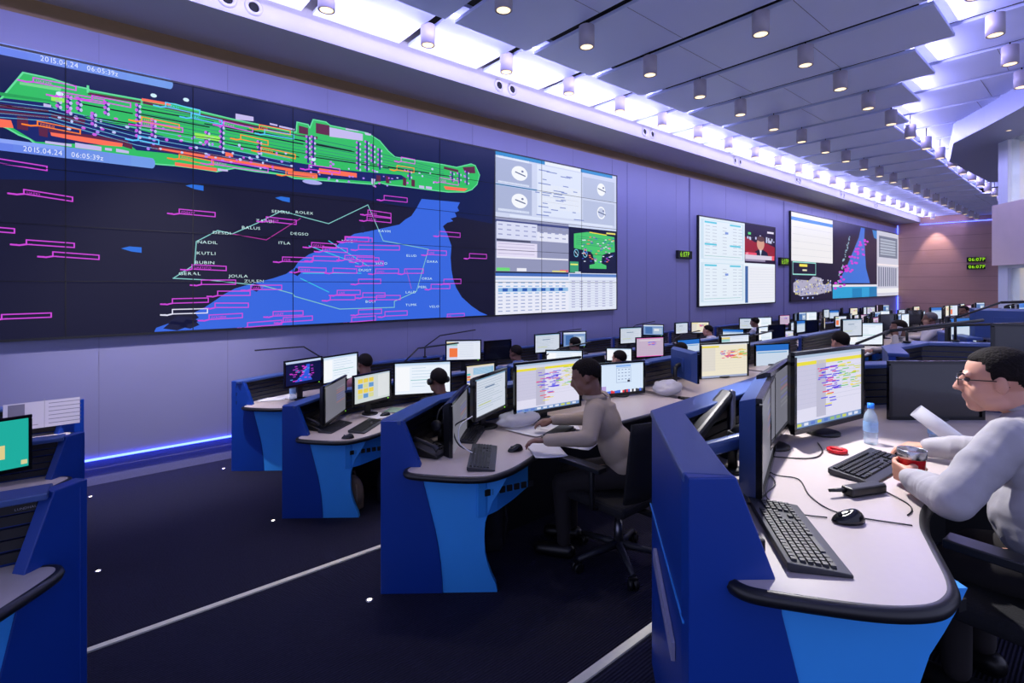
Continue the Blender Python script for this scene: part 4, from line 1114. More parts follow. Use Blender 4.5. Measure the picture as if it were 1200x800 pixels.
# second row
place(379, 448, 494, 405, 443, 487, 5.0, 'grey', 'greyish monitor turned edge on beside the one with yellow and blue squares', LOW, hint=52, lo=30, hi=78, arm=True)
place(413, 439, 475, 457.5, 433, 468, 5.12, 'blocks', 'monitor with yellow and blue squares on the second desk row', LOW)
place(461, 425, 466, 529, 421, 460, 5.15, 'white', 'bright white monitor behind the person wearing a headset', LOW)
place(545, 426, 453, 580, 425, 450, 5.15, 'colour', 'monitor with coloured side buttons and a pale blue list', LOW)
place(639, 412, 437, 683, 407, 432, 5.15, 'white', 'pinkish white monitor rising behind the big chart monitor of the tan shirted person', LOW)
place(710, 407, 424, 741, 407, 424, 5.15, 'white', 'white monitor behind a brown haired head in the second row', LOW)
place(744.5, 396, 421, 778, 393, 417, 5.1, 'pink', 'mauve monitor with a bright pink edge', LOW)
place(793, 397, 422, 820, 396.5, 420, 5.1, 'bluewhite', 'pale aqua monitor behind the large cream chart monitor', LOW)
place(846, 386, 400, 872, 384, 397, 5.1, 'bluewhite', 'small looking pale blue monitor under the medium video wall in second row', LOW)
place(886, 388, 402, 905, 388, 401, 5.1, 'white', 'white monitor turned under the bright sheet, second row', LOW)
place(907, 388, 405, 930, 386, 403, 5.1, 'gantt', 'bluish chart monitor with thick frame in the second row past the sheet', LOW)
# third row
place(527.5, 467, 532, 547, 455, 520, 2.90, 'grey', 'pale grey blank monitor turned edge on at the mid desk end', MID, hint=50, lo=20, hi=80, arm=True)
place(555, 442, 492, 592.5, 431, 479, 3.08, 'sheet', 'pale text monitor between the edge on one and the big chart monitor', MID, hint=25, lo=-10, hi=70)
place(602, 426, 487, 680, 416, 477, 2.95, 'gantt', 'big chart monitor beside the leaning person in the tan shirt', MID)
place(702, 424, 463, 755, 423, 462, 3.12, 'calendar', 'monitor with calendar window and colourful strip of icons', MID)
monitor(Vector((4.86, 2.95, 1.0)), .5, .32, math.radians(60), 'off', 'monitor seen from behind on its arm, between calendar monitor and large cream chart', MID+DH+.001, arm=2)
place(820, 402, 445, 876.5, 400, 443, 2.98, 'gantt2', 'large cream chart monitor with yellow bar, over the rail of the closest desk', MID)
place(884, 403, 435, 925, 401, 433, 3.02, 'bluewhite', 'white and blue monitor half hidden behind the turned grey monitor', MID)
place(992, 378, 405, 1035, 377, 405, 2.9, 'white', 'bright white monitor before the man holding a phone', MID)
# rear row, nearest the camera
place(888, 455, 578, 905, 447, 545, .93, 'grey', 'thick edged monitor turned side on at the end of the closest desk', TOP, hint=20, lo=12, hi=40, arm=2, thick=.06)
place(899, 433, 517, 924, 423, 505, 1.06, 'grey', 'dim grey monitor standing edge on behind the large chart monitor', TOP, hint=22, lo=10, hi=40)
place(928, 410, 510, 1010, 406, 488, .99, 'gantt', 'large chart monitor with yellow bar, standing before the man with glasses', TOP, hint=-10, lo=-60, hi=20)
place(1040, 421, 490, 1152, 424, 496, .7, 'off', 'switched off black monitor reflecting light behind the face of the man with glasses', TOP, hint=-80, lo=-110, hi=-40)
# rear row beyond
monitor(Vector((6.15+.75, .75, 1.45)), .48, .31, math.radians(105), 'off', 'bluish back of a monitor rising over the rear row rail past the man', TOP+DH+.001, arm=2)
monitor(Vector((6.95, 1.05, 1.36)), .46, .3, math.radians(-20), 'bluewhite', 'low blue and white monitor in the rear row beyond the man', TOP+DH+.001)
monitor(Vector((4.85, .35, 1.42)), .5, .32, math.radians(-62), 'off', 'dark screened monitor above the rear rail at the edge of the frame', TOP+DH+.001)
# across the aisle
monitor(Vector((-.52, 4.62, .80)), .54, .36, math.radians(10), 'teal', 'monitor with teal and cream blocks across the aisle', LOW+DH+.001)

# generic equipment farther down the rows
STY = ['sheet', 'white', 'gantt2', 'off', 'bluewhite', 'gantt', 'off', 'orange', 'video', 'off', 'pink', 'sheet']
gi = 0
for (x, y, L, nm, k) in STN:
    px_lim = {0: 14.0}.get(0)
    n = 3
    for j in range(n):
        X = x+.35+j*.62
        # skip where surveyed monitors already stand
        if y > 6 and X < 15.0: continue
        if 4 < y < 6 and X < 11.3: continue
        if y < 4 and X < 9.9 and not (5.9 < X < 6.2): continue
        if j == 1 and k % 3 == 2: continue
        gi += 1
        st = STY[(gi*5) % 12]
        yaw = math.radians((12, 0, -14)[j]+rnd.uniform(-6, 6))
        monitor(Vector((X, y+.14+(.04 if j == 1 else 0), L+1.06+rnd.uniform(-.03, .05))), .5, .32, yaw, st, '%s monitor, %s of desk %s from the aisle, %s' % ({'off': 'dark', 'sheet': 'pale', 'white': 'white', 'gantt2': 'cream', 'bluewhite': 'blue and white', 'gantt': 'lilac chart', 'orange': 'orange marked', 'video': 'photo', 'pink': 'mauve'}[st], ('first', 'middle', 'last')[j], ('zero', 'one', 'two', 'three', 'four', 'five', 'six', 'seven', 'eight', 'nine', 'ten', 'eleven', 'twelve')[k+1], nm.replace('row from the display wall', 'row').replace('row along the display wall', 'wall row')), L+DH+.001)
for i, (x, y, yaw, st, lab) in enumerate(((7.5, .95, 5, 'off', 'dark monitor on the rear desk under the bulkhead corner'), (8.1, .95, -5, 'sheet', 'pale monitor on the rear desk under the bulkhead corner'), (9.9, 1.0, 4, 'white', 'white monitor on the desk close to the booth column'), (10.5, 1.0, 0, 'off', 'dark monitor on the desk close to the booth column'), (11.1, 1.0, -4, 'bluewhite', 'blue and white monitor on the desk close to the booth column'))):
    monitor(Vector((x, y, 1.4)), .5, .32, math.radians(yaw), st, lab, TOP+DH+.001)
# ================================================================ SOFT SHAPES
def blob(mb, name, m, parent, voxel=.012, smooth=4):
    me = mb.mesh('tmp'); o = bpy.data.objects.new('tmp', me); C.objects.link(o)
    md = o.modifiers.new('R', 'REMESH'); md.mode = 'VOXEL'; md.voxel_size = voxel; md.use_smooth_shade = True
    if voxel < .01 and name == 'shirt':
        tx = bpy.data.textures.new('folds', 'CLOUDS'); tx.noise_scale = .085; tx.noise_depth = 1
        dm = o.modifiers.new('D', 'DISPLACE'); dm.texture = tx; dm.strength = .02; dm.mid_level = .5; dm.texture_coords = 'LOCAL'
    if smooth:
        s2 = o.modifiers.new('S', 'SMOOTH'); s2.factor = .5; s2.iterations = smooth
    dg = bpy.context.evaluated_depsgraph_get(); dg.update()
    m2 = bpy.data.meshes.new_from_object(o.evaluated_get(dg)); m2.name = name
    bpy.data.objects.remove(o); bpy.data.meshes.remove(me)
    m2.materials.clear(); m2.materials.append(m)
    for p in m2.polygons: p.use_smooth = True
    if parent is not None: m2.transform(wm(parent).inverted())
    r = bpy.data.objects.new(name, m2); C.objects.link(r); r.parent = parent
    return r

# ---------------------------------------------------------------- chair
def make_chair():
    t = thing('office_chair', 'x', 'chair', (0, 0, 0), 0, 'black swivel chairs')
    q = MB(); q.box((0, .02, .445), (.48, .46, .07)); q.build('seat', FABR, t, world=False, bevel=.03, seg=3)
    # curved mesh backrest
    q = MB(); vs = []; fs = []; nx, nz = 9, 9
    for side in (0, 1):
        for j in range(nz):
            for i in range(nx):
                u = (i/(nx-1)-.5)*2; v = j/(nz-1)
                wd = .21+.03*math.sin(v*PI)
                y = -.235-.06*v-.02*math.sin(v*PI)+.05*u*u-(.018 if side else 0)
                vs.append((u*wd, y, .50+v*.5))
    N = nx*nz
    for j in range(nz-1):
        for i in range(nx-1):
            a = j*nx+i; fs.append((a+1, a, a+nx, a+nx+1)); fs.append((N+a, N+a+1, N+a+nx+1, N+a+nx))
    for i in range(nx-1):
        fs.append((i, i+1, N+i+1, N+i)); a = (nz-1)*nx+i; fs.append((a+1, a, N+a, N+a+1))
    for j in range(nz-1):
        a = j*nx; fs.append((a+nx, a, N+a, N+a+nx)); a = j*nx+nx-1; fs.append((a, a+nx, N+a+nx, N+a))
    q.add(vs, fs, True); q.build('backrest', FABR, t, world=False)
    q = MB(); q.tube([(0, -.1, .4), (0, -.26, .4), (0, -.31, .5), (0, -.335, .72)], .022, 10); q.build('back_support', BLKP, t, world=False)
    for s in (-1, 1):
        q = MB(); q.tube([(s*.2, 0, .42), (s*.285, -.01, .44), (s*.29, -.01, .69)], .018, 8); q.box((s*.29, .07, .70), (.08, .33, .03)); q.build('armrest', BLKP, t, world=False, bevel=.008)
    q = MB(); q.lathe([(.028, .1), (.028, .27), (.018, .272), (.018, .41)], 14); q.build('gas_column', CHROM, t, world=False)
    for k in range(5):
        a = 2*PI*k/5+.3
        M = Matrix.Rotation(a, 4, 'Z')
        q = MB(); q.tube([(.02, 0, .125), (.16, 0, .105), (.31, 0, .082)], [.028, .022, .016], 8, M); lg = q.build('leg', CHARC, t, world=False)
        q = MB(); q.lathe([(.028, -.014), (.032, 0), (.028, .014)], 16, M @ Matrix.Translation((.31, .012, .033)) @ Matrix.Rotation(PI/2, 4, 'X'))
        q.lathe([(.028, -.012), (.032, 0), (.028, .012)], 16, M @ Matrix.Translation((.31, -.022, .033)) @ Matrix.Rotation(PI/2, 4, 'X'))
        q.box((.31, -.004, .06), (.03, .05, .03), M=M)
        q.build('caster', BLKP, lg, world=False)
    KIDS[t.name] = [o for o in C.objects if o.parent is t]
    return t
CH0 = make_chair(); CH_USED = False
def chair(x, y, L, az, label):
    global CH_USED
    rz = math.radians(az-90)
    if not CH_USED:
        CH_USED = True; CH0.location = (x, y, L); CH0.rotation_euler = (0, 0, rz); CH0['label'] = label; return CH0
    return dup(CH0, (x, y, L), rz, label)

# ---------------------------------------------------------------- people
def hand(q, M, side, curl=(.35, .45, .35), thumb=None, s=1.0):
    xs = [.028, .0095, -.0095, -.028]; ks = [.93, 1.0, .95, .76]
    for i in range(4):
        x = side*xs[i]
        q.cone((x*.55, 0, 0), (x, .082-abs(i-1.2)*.004, .002), .0135, .0105, 10, M)
        p = Vector((x, .082-abs(i-1.2)*.004, .002)); a = 0
        r0 = .0098
        for j, L in enumerate((.043, .027, .021)):
            a += curl[j]*(1+.12*i)
            n = p+Vector((side*(.002*(1.5-i)), math.cos(a)*L*ks[i], -math.sin(a)*L*ks[i]))
            q.cone(p, n, r0, r0-.0009, 10, M); p = n; r0 -= .0009
    q.ell((0, .045, -.003), (.037, .046, .0145), M=M)
    th = thumb or [(side*.02, .018, -.008), (side*.043, .045, -.016), (side*.052, .072, -.022), (side*.05, .095, -.026)]
    for j in range(3): q.cone(th[j], th[j+1], .0135-.0014*j, .0125-.0014*j, 10, M)
def headparts(q, M):
    q.ell((0, -.018, .034), (.077, .099, .084), 28, 20, M)
    q.ell((0, .022, -.03), (.066, .068, .082), 24, 18, M)
    q.ell((0, .058, -.09), (.034, .032, .026), 18, 12, M)
    for s in (-1, 1):
        q.ell((s*.036, .045, -.038), (.032, .034, .04), 16, 12, M)
        q.ell((s*.044, .01, -.075), (.028, .045, .03), 16, 12, M)
        q.ell((s*.03, .078, .026), (.022, .012, .009), 12, 8, M)
        q.ell((s*.082, -.014, -.008), (.011, .021, .033), 12, 10, M, Matrix.Rotation(s*.35, 4, 'Z'))
        q.ell((s*.011, .101, -.031), (.009, .011, .008), 10, 8, M)
    q.cone((0, .086, .016), (0, .112, -.026), .009, .0115, 10, M)
    q.ell((0, .086, -.054), (.024, .014, .0075), 14, 8, M); q.ell((0, .084, -.067), (.021, .013, .008), 14, 8, M)
    q.ell((0, .08, -.06), (.03, .012, .018), 12, 8, M)
def hair(parent, M, m, style='short'):
    q = MB(); seg, rings = 48, 36; vs = []; fs = []
    for i in range(rings+1):
        ph = PI*i/rings
        for k in range(seg):
            a = 2*PI*k/seg
            d = Vector((math.sin(ph)*math.cos(a), math.sin(ph)*math.sin(a), -math.cos(ph)))
            y, z = d.y*.1, d.z*.085+.034
            if y > .05: hl = .068
            elif y > .026: hl = .0+((y-.026)/.024)*.068
            elif y > -.035: hl = .002
            else: hl = .002-min(1, (-y-.035)/.045)*.065
            if style == 'full': hl -= .012
            t = max(0, min(1, (z-hl)/.014)); t = t*t*(3-2*t)
            f = .90+.155*t+(.03 if style == 'full' and z > .03 else 0)*t
            vs.append((d.x*.079*f, d.y*.101*f-.02, d.z*.087*f+.034))
    for i in range(rings):
        for k in range(seg):
            a = i*seg+k; b = i*seg+(k+1) % seg; fs.append((a, b, b+seg, a+seg))
    q.add(vs, fs, True, M)
    return q.build('hair', m, parent)
def frame(origin, fwd, up=Vector((0, 0, 1))):
    f = Vector(fwd).normalized(); x = f.cross(Vector(up)).normalized(); u = x.cross(f)
    return Matrix(((x.x, f.x, u.x, origin[0]), (x.y, f.y, u.y, origin[1]), (x.z, f.z, u.z, origin[2]), (0, 0, 0, 1)))
def person(label, x, y, L, az, shirt, bulk=1.0, lean=.14, head_az=None, nod=-.12, skin=SKIND, hairm=HAIR, vox=.014, slump=0., pose=None, trousers=TRO, hstyle='short', phone=False):
    t = thing('person', label, 'person', (x, y, L), math.radians(az-90))
    B = wm(t)
    P = dict(pelvis=(0, 0, .595), belly=(0, lean*.35, .74), chest=(0, lean*.8, .93-slump*.6), neck=(0, lean*1.05, 1.10-slump), head=(0, lean*1.15+.045, 1.235-slump),
             sl=(-.185, lean*.95, 1.045-slump), sr=(.185, lean*.95, 1.045-slump), el=(-.25, lean+.10, .86-slump*.2), er=(.25, lean+.10, .86-slump*.2), wl=(-.15, lean+.34, .85), wr=(.15, lean+.34, .85),
             kl=(-.12, .44, .50), kr=(.12, .44, .50), al=(-.13, .42, .10), ar=(.13, .42, .10))
    if phone: P['el'] = (-.27, lean+.16, .84); P['wl'] = (-.12, lean+.13, 1.09)
    P = {k: B @ Vector(v) for k, v in P.items()}
    if pose: P.update({k: Vector(v) for k, v in pose.items() if k not in ('hl', 'hr', 'tl')})
    ha = math.radians(head_az if head_az is not None else az)
    Mh = frame(P['head'], (math.cos(ha)*math.cos(nod), math.sin(ha)*math.cos(nod), math.sin(nod)))
    # body: one continuous skin from head to feet
    q = MB(); headparts(q, Mh)
    hb_ = Mh @ Vector((0, -.025, -.05))
    q.cone(P['neck']-Vector((0, 0, .02)), hb_, .058, .055, 18)
    q.cone(P['pelvis'], P['belly'], .09, .09); q.cone(P['belly'], P['chest'], .09, .1); q.cone(P['chest'], P['neck'], .09, .05)
    for s, S_, E, Wr in (('l', 'sl', 'el', 'wl'), ('r', 'sr', 'er', 'wr')):
        q.cone(P['neck']-Vector((0, 0, .05)), P[S_], .04, .035); q.cone(P[S_], P[E], .034, .03); q.cone(P[E], P[Wr], .032, .026)
        dr = (P[Wr]-P[E]).normalized()
        sd = 1 if s == 'l' else -1
        if pose and 'h'+s in pose:
            Mw = pose['h'+s]
            hand(q, Mw, sd, pose.get('curl'+s, (.35, .45, .35)), pose.get('t'+s))
        elif phone and s == 'l': hand(q, frame(P[Wr], (dr+Vector((0, 0, .6))).normalized(), B.to_3x3() @ Vector((-1, 0, 0))), sd, (.5, .7, .5))
        else: hand(q, frame(P[Wr], Vector((dr.x, dr.y, -.08)).normalized()), sd)
        q.cone(P['pelvis'], P['k'+s], .05, .045); q.cone(P['k'+s], P['a'+s], .045, .032)
        f2 = B.to_3x3() @ Vector((0, 1, 0)); q.cone(P['a'+s]+Vector((0, 0, -.05)), P['a'+s]+f2*.13+Vector((0, 0, -.055)), .03, .025)
    blob(q, 'body', skin, t, vox if vox < .01 else .012, 3 if vox < .01 else 2)
    # shirt
    q = MB(); xa = (P['sr']-P['sl']).normalized(); up = (P['neck']-P['pelvis']).normalized(); fw = up.cross(xa)
    R3 = Matrix((xa, -fw, up)).transposed().to_4x4()
    q.ell(P['pelvis']+up*.06, (.175*bulk, .13*bulk, .12), 20, 14, None, R3); q.ell(P['belly'], (.17*bulk**1.7, .125*bulk**1.7, .17), 20, 14, None, R3)
    q.ell(P['chest'], (.175*bulk, .12*bulk, .17), 20, 14, None, R3); q.ell((P['chest']+P['neck'])/2-up*.01, (.17*bulk, .095*bulk, .11), 20, 14, None, R3)
    q.cone(P['sl'], P['sr'], .062*bulk, .062*bulk, 16); q.cone(P['neck']-up*.05, P['neck']-up*.09, .062, .11, 16)
    for S_, E, Wr in (('sl', 'el', 'wl'), ('sr', 'er', 'wr')):
        q.cone(P[S_], P[E], .066*bulk, .052*bulk, 18); q.cone(P[E], P[E].lerp(P[Wr], .96), .053*bulk, .040*bulk, 18)
        if vox < .01:   # folds round the elbow and upper arm
            for k in range(5):
                c = P[S_].lerp(P[E], .45+.12*k); r_ = (.0585-.002*k)*bulk
                d_ = (P[E]-P[S_]).normalized(); q.lathe([(r_*.9, -.012), (r_+.004, 0), (r_*.9, .012)], 20, Matrix.Translation(c) @ Vector((0, 0, 1)).rotation_difference((d_+Vector((.25*(-1)**k, .2, .1))).normalized()).to_matrix().to_4x4())
            for k in range(4):
                c = P[E].lerp(P[Wr], .15+.2*k); d_ = (P[Wr]-P[E]).normalized(); r_ = (.051-.0025*k)*bulk
                q.lathe([(r_*.9, -.01), (r_+.0035, 0), (r_*.9, .01)], 20, Matrix.Translation(c) @ Vector((0, 0, 1)).rotation_difference((d_+Vector((0, .2*(-1)**k, .2))).normalized()).to_matrix().to_4x4())
    blob(q, 'shirt', shirt, t, vox, 3 if vox < .01 else 2)
    # collar
    q = MB(); cb = P['neck']+up*.012; n = 22; pts = []
    for k in range(n+1):
        a = PI/2+.25+(2*PI-.5)*k/n
        fr = (1+math.sin(a))/2
        pts.append(cb+xa*math.cos(a)*.066+(-fw)*0+fw*(-1)*(-math.sin(a))*.066*-1+up*(.028-.05*fr))
    lo = [p+(p-cb)*.28-up*.022 for p in pts]
    n2 = len(pts); vs = []
    for p, l in zip(pts, lo): vs += [p+up*.012, l, l-(l-cb)*.07, p-(p-cb)*.07+up*.006]
    q.add(vs, [(i*4+k, i*4+(k+1) % 4, i*4+4+(k+1) % 4, i*4+4+k) for i in range(n2-1) for k in range(4)]+[(3, 2, 1, 0), tuple((n2-1)*4+k for k in range(4))], True)
    oc = q.build('collar', shirt, t); fix_normals(oc)
    # trousers
    q = MB(); q.ell(P['pelvis']+Vector((0, 0, .0)), (.165, .14, .10), 18, 12, None, R3)
    for s in 'lr':
        h0 = P['pelvis']+xa*(.085 if s == 'r' else -.085)+Vector((0, 0, .0))
        q.cone(h0, P['k'+s], .088, .064, 16); q.cone(P['k'+s], P['a'+s]+Vector((0, 0, .02)), .064, .046, 16)
    blob(q, 'trousers', trousers, t, max(vox, .012), 2)
    for s in 'lr':
        q = MB(); f2 = B.to_3x3() @ Vector((0, 1, 0)); a = P['a'+s]
        q.cone(a+Vector((0, 0, -.045))-f2*.03, a+Vector((0, 0, -.055))+f2*.17, .05, .042, 14)
        blob(q, 'shoe', SHOE, t, .012, 1)
    hair(t, Mh, hairm, hstyle)
    return t, Mh, P

# the man with glasses
FWD = Vector((CT, ST, 0)); RGT = Vector((ST, -CT, 0)); UP = Vector((0, 0, 1))
wl = Vector((2.415, .515, 1.112))
Mhl = Matrix(((UP.x, FWD.x, -RGT.x, wl.x), (UP.y, FWD.y, -RGT.y, wl.y), (UP.z, FWD.z, -RGT.z, wl.z), (0, 0, 0, 1)))
wr = Vector((2.93, .56, 1.112))
Mhr = frame(wr, Vector((-.16, .95, -.12)))
man, MH, MP = person('man in pale grey shirt and glasses gripping a red mug at the closest desk', 2.56, -.04, TOP, 82, SHG, bulk=1.16, skin=SKIN, vox=.0065, head_az=99, nod=-.1, trousers=TRO,
    pose=dict(pelvis=(2.51, .08, .895), belly=(2.52, .15, 1.06), chest=(2.565, .18, 1.24), neck=(2.595, .205, 1.398), head=(2.575, .30, 1.492), sl=(2.41, .25, 1.315), sr=(2.78, .2, 1.315),
              el=(2.20, .362, 1.13), er=(3.0, .31, 1.14), wl=wl-FWD*.012, wr=wr, hl=Mhl, hr=Mhr, curll=(.55, .75, .5),
              tl=[(.018, .02, -.008), (.03, .035, -.035), (.022, .052, -.075), (.01, .06, -.105)]))
# eyes and brows
for s in (-1, 1):
    q = MB(); q.ell((s*.031, .0745, .008), (.012, .011, .009), 14, 10, MH); q.build('eye', mat('eye_white', rgb(60, 45, 42), .2, noise=.02) if s < 0 else MATS['eye_white'], man)
    q = MB(); q.tube([(s*.017, .093, .028), (s*.033, .0895, .031), (s*.047, .080, .027)], .0026, 6, MH); q.build('eyebrow', HAIR, man)
def on_head(v): return MH @ Vector(v)
gl = thing('eyeglasses', 'thin dark rimmed eyeglasses on the face of the man with the red mug', 'glasses', tuple(on_head((0, .1, .005))))
q = MB()
for s in (-1, 1):
    ring = [(s*(.033+.025*math.cos(a)), .103-.10*(abs(.025*math.cos(a)))*.3, .003+.017*math.sin(a)*(1.0)) for a in [2*PI*k/24 for k in range(25)]]
    q.tube(ring, .0015, 6, MH)
    q.tube([(s*.058, .101, .012), (s*.078, .085, .012), (s*.083, .02, .010), (s*.084, -.012, .008), (s*.083, -.035, -.012)], .0019, 6, MH)
q.tube([(-.009, .105, .008), (0, .107, .010), (.009, .105, .008)], .0013, 6, MH)
q.build('frame', BLKG, gl)
lm = clear('spectacle_lens', rgb(190, 205, 235), .22, .02)
for s in (-1, 1):
    q = MB(); n = 24; q.add([(s*.033, .103, .003)]+[(s*(.033+.024*math.cos(2*PI*k/n)), .103, .003+.0165*math.sin(2*PI*k/n)) for k in range(n)], [(0, k+1, (k+1) % n+1) for k in range(n)], True, MH); q.build('lens', lm, gl)
# his mug
cupc = wl+FWD*.074+RGT*.062; cz = TOP+DH+.001
t = thing('travel_mug', 'red insulated mug with a steel rim in the hand of the man with glasses', 'mug', (cupc.x, cupc.y, cz))
q = MB(); MG = Matrix.Scale(1.17, 4)
q = MB(); q.lathe([(.0001, 0), (.030, 0), (.032, .004), (.0385, .098), (.0395, .1), (.036, .1), (.030, .01), (.0001, .008)], 32, MG, cap=False); q.build('cup', REDM, t, world=False)
q = MB(); q.lathe([(.0394, .092), (.0415, .094), (.042, .118), (.040, .12), (.038, .118), (.0365, .094)], 32, MG, cap=False); q.build('steel_rim', STEEL, t, world=False)
chair(2.47, .12, TOP, 86, 'black swivel chair under the man with glasses')

# others, from the survey of the photograph
PEO = [
 # label, px of head, Y, level, az, shirt, skin, hair, slump, lean
 ('person in dusty pink shirt at the desks against the display wall', 427, 5.85, LOW, 95, SHP, SKIND, HAIR, .05, .12),
 ('person in dark clothes wearing a headset before a bright white monitor', 513, 4.42, LOW, 92, SHK, SKIND, HAIR, .06, .10),
 ('person in dark blue shirt before a switched off monitor near the display wall', 604, 5.85, LOW, 100, SHB, SKIND, HAIR, .13, .12),
 ('dark haired person in front of the monitor with blue photographs', 673, 5.85, LOW, 90, SHK, SKIND, HAIR, .1, .12),
 ('brown haired person low before a white monitor, behind the calendar monitor', 725, 4.42, LOW, 92, SHK, SKIN, HAIR, .12, .12),
 ('person in white shirt before the cream monitor under the medium video wall', 829, 5.85, LOW, 98, SHW, SKIN, HAIR, .12, .18),
 ('person with dark hair between two pale monitors under the medium video wall', 884, 5.85, LOW, 90, SHW, SKIND, HAIR, .05, .12),
 ('dark haired person bent low beside the mauve monitor with pink edge', 797, 4.4, LOW, 85, SHK, SKIND, HAIR, .12, .16),
 ('man in grey shirt holding a white phone to his ear', 1052, 2.1, MID, 118, SHG, SKIND, HAIR, .04, .16),
 ('dark haired person low behind the large chart monitor, seen from behind', 984, 2.15, MID, 60, SHK, SKIN, HAIR, .08, .1),
 ('grey haired man in pale shirt beyond the man on the phone', 1089, 2.2, MID, 105, SHW, SKIND, HAIRG, .02, .14),
 ('man in pale blue shirt and glasses farthest along, near the glass booth', 1129, 2.25, MID, 150, SHG, SKIND, HAIR, 0., .12),
]
PINFO = []
for (lab, px, Y, L, az, sh, sk, hr_, sl, ln) in PEO:
    hd = on_y(px, 400, Y)
    a = math.radians(az); off = ln*1.15+.045
    x, y = hd.x-math.cos(a)*off, hd.y-math.sin(a)*off
    r = person(lab, x, y, L, az, sh, lean=ln, skin=sk, hairm=hr_, slump=sl, vox=.016, phone='phone' in lab, hstyle='full' if 'dark hair' in lab else 'short')
    PINFO.append(r)
    chair(x, y-.02, L, az, 'black swivel chair under the '+lab.split(' before')[0].split(' between')[0].split(' beyond')[0].split(' farthest')[0].split(' holding')[0].split(' at the')[0].split(' low')[0].split(' bent')[0].split(' in front')[0].split(' wearing')[0]+{4: ' by the calendar monitor', 6: ' under the medium video wall', 7: ' beside the mauve monitor', 9: ' behind the large chart monitor', 3: ' by the photographs', 8: ' with a phone'}.get(PEO.index((lab, px, Y, L, az, sh, sk, hr_, sl, ln)), ''))
# tan shirted person leaning over the desk
B0 = Vector((2.82, 2.13, 0))
lp, lh, lP = person('person in tan shirt leaning over the mid desk in a black swivel chair', B0.x, B0.y, MID, 122, SHT, lean=.22, skin=SKIND, vox=.012, slump=.03, nod=-.35, head_az=128,
    pose=dict(el=(2.43, 2.14, .88), wl=(2.27, 2.36, .85)))
chair(2.73, 2.15, MID, 92, 'black swivel chair under the person in tan shirt')
# headset on the second-row person
Mh = PINFO[1][1]
t = thing('headset', 'black headset on the head in front of the bright white monitor', 'headset', tuple(Mh @ Vector((0, 0, .1))))
q = MB(); q.tube([(.092*math.sin(a), -.015, .025+.098*math.cos(a)) for a in [-1.6+3.2*k/16 for k in range(17)]], .007, 8, Mh); q.build('headband', BLKP, t)
for s in (-1, 1):
    q = MB(); q.lathe([(.0001, -.02), (.03, -.018), (.034, 0), (.03, .018), (.0001, .02)], 18, Mh @ Matrix.Translation((s*.1, -.012, .0)) @ Matrix.Rotation(PI/2, 4, 'Y')); q.build('ear_cup', BLKP, t)
# phone of the man in grey
Pm = PINFO[8]; w = Pm[1] @ Vector((-.092, .01, -.03))
t = thing('mobile_phone', 'white phone held to the ear of the man in grey shirt', 'phone', tuple(w))
M = Pm[1] @ Matrix.Translation((-.093, .012, -.03)) @ Matrix.Rotation(.35, 4, 'X')
q = MB(); q.box((0, 0, 0), (.012, .065, .13), M=M); q.build('case', SHW, t, bevel=.004); q = MB(); q.box((.0068, 0, .0), (.001, .056, .11), M=M); q.build('screen', BLKG, t)

# free chairs at the rows
nc = 0
for (x, y, L, nm, k) in STN:
    if k % 2 == 1 or k > 7: continue
    X = x+1.0
    if any(abs(X-r[0].location.x) < .7 and abs(y-.5-r[0].location.y) < 1.2 for r in PINFO): continue
    if abs(X-2.8) < .9: continue
    nc += 1
    chair(X, y-.75, L, 80+(k*37) % 25, 'empty black swivel chair at desk %s from the aisle, %s' % (('one', 'two', 'three', 'four', 'five', 'six', 'seven', 'eight', 'nine')[k], nm.replace('row from the display wall', 'row').replace('row along the display wall', 'wall row')))

# ---------------------------------------------------------------- keyboards and mice
def keyboard(x, y, z, az, label, L=.45, D=.165, legs=True, tilt=.06):
    """az is the direction of the long side; the typist sits on its clockwise side"""
    t = thing('keyboard', label, 'keyboard', (x, y, z), math.radians(az), 'black keyboards on the desks')
    q = MB(); hx, hy = L/2, D/2
    prof = [(-hy, 0), (-hy, .009), (-hy+.035, .014), (hy-.02, .024), (hy, .027), (hy, .006), (hy-.01, 0)]
    n = len(prof); vs = [(-hx, a, b_) for a, b_ in prof]+[(hx, a, b_) for a, b_ in prof]
    q.add(vs, [tuple(range(n)), tuple(reversed(range(n, 2*n)))]+[((i+1) % n, i, n+i, n+(i+1) % n) for i in range(n)])
    o = q.build('case', CHARC, t, world=False, bevel=.003); fix_normals(o)
    q = MB()
    def key(kx, ky, w=.0165, d=.0155):
        zz = .014+(ky+hy-.035)*.085
        q.box((kx, ky, zz+.0035), (w, d, .008), taper=.84)
    px_ = .0187
    x0 = -hx+.014
    for r in range(6):
        ky = hy-.022-r*.0192-(.004 if r else 0)
        if r == 5:
            cx = x0
            for w in (1.25, 1.25, 1.25, 5.9, 1.25, 1.25, 1.25, 1.25):
                key(cx+px_*w/2, ky, px_*w-.0025); cx += px_*w
        else:
            off = (0, 0, .5, .75, 1.2)[r]*px_
            if off: key(x0+off/2, ky, off-.0022+.0)
            k = 0; cx = x0+off
            while cx+px_ < x0+px_*15: key(cx+px_/2, ky); cx += px_
        for k in range(3):
            if r in (0, 1, 2, 5) or (r == 4 and k == 1): key(x0+px_*(15.5+k), ky)
        for k in range(4):
            if r: key(x0+px_*(18.9+k), ky) if x0+px_*(19.4+k) < hx-.006 else None
    q.build('keys', KEYM, t, world=False)
    return t
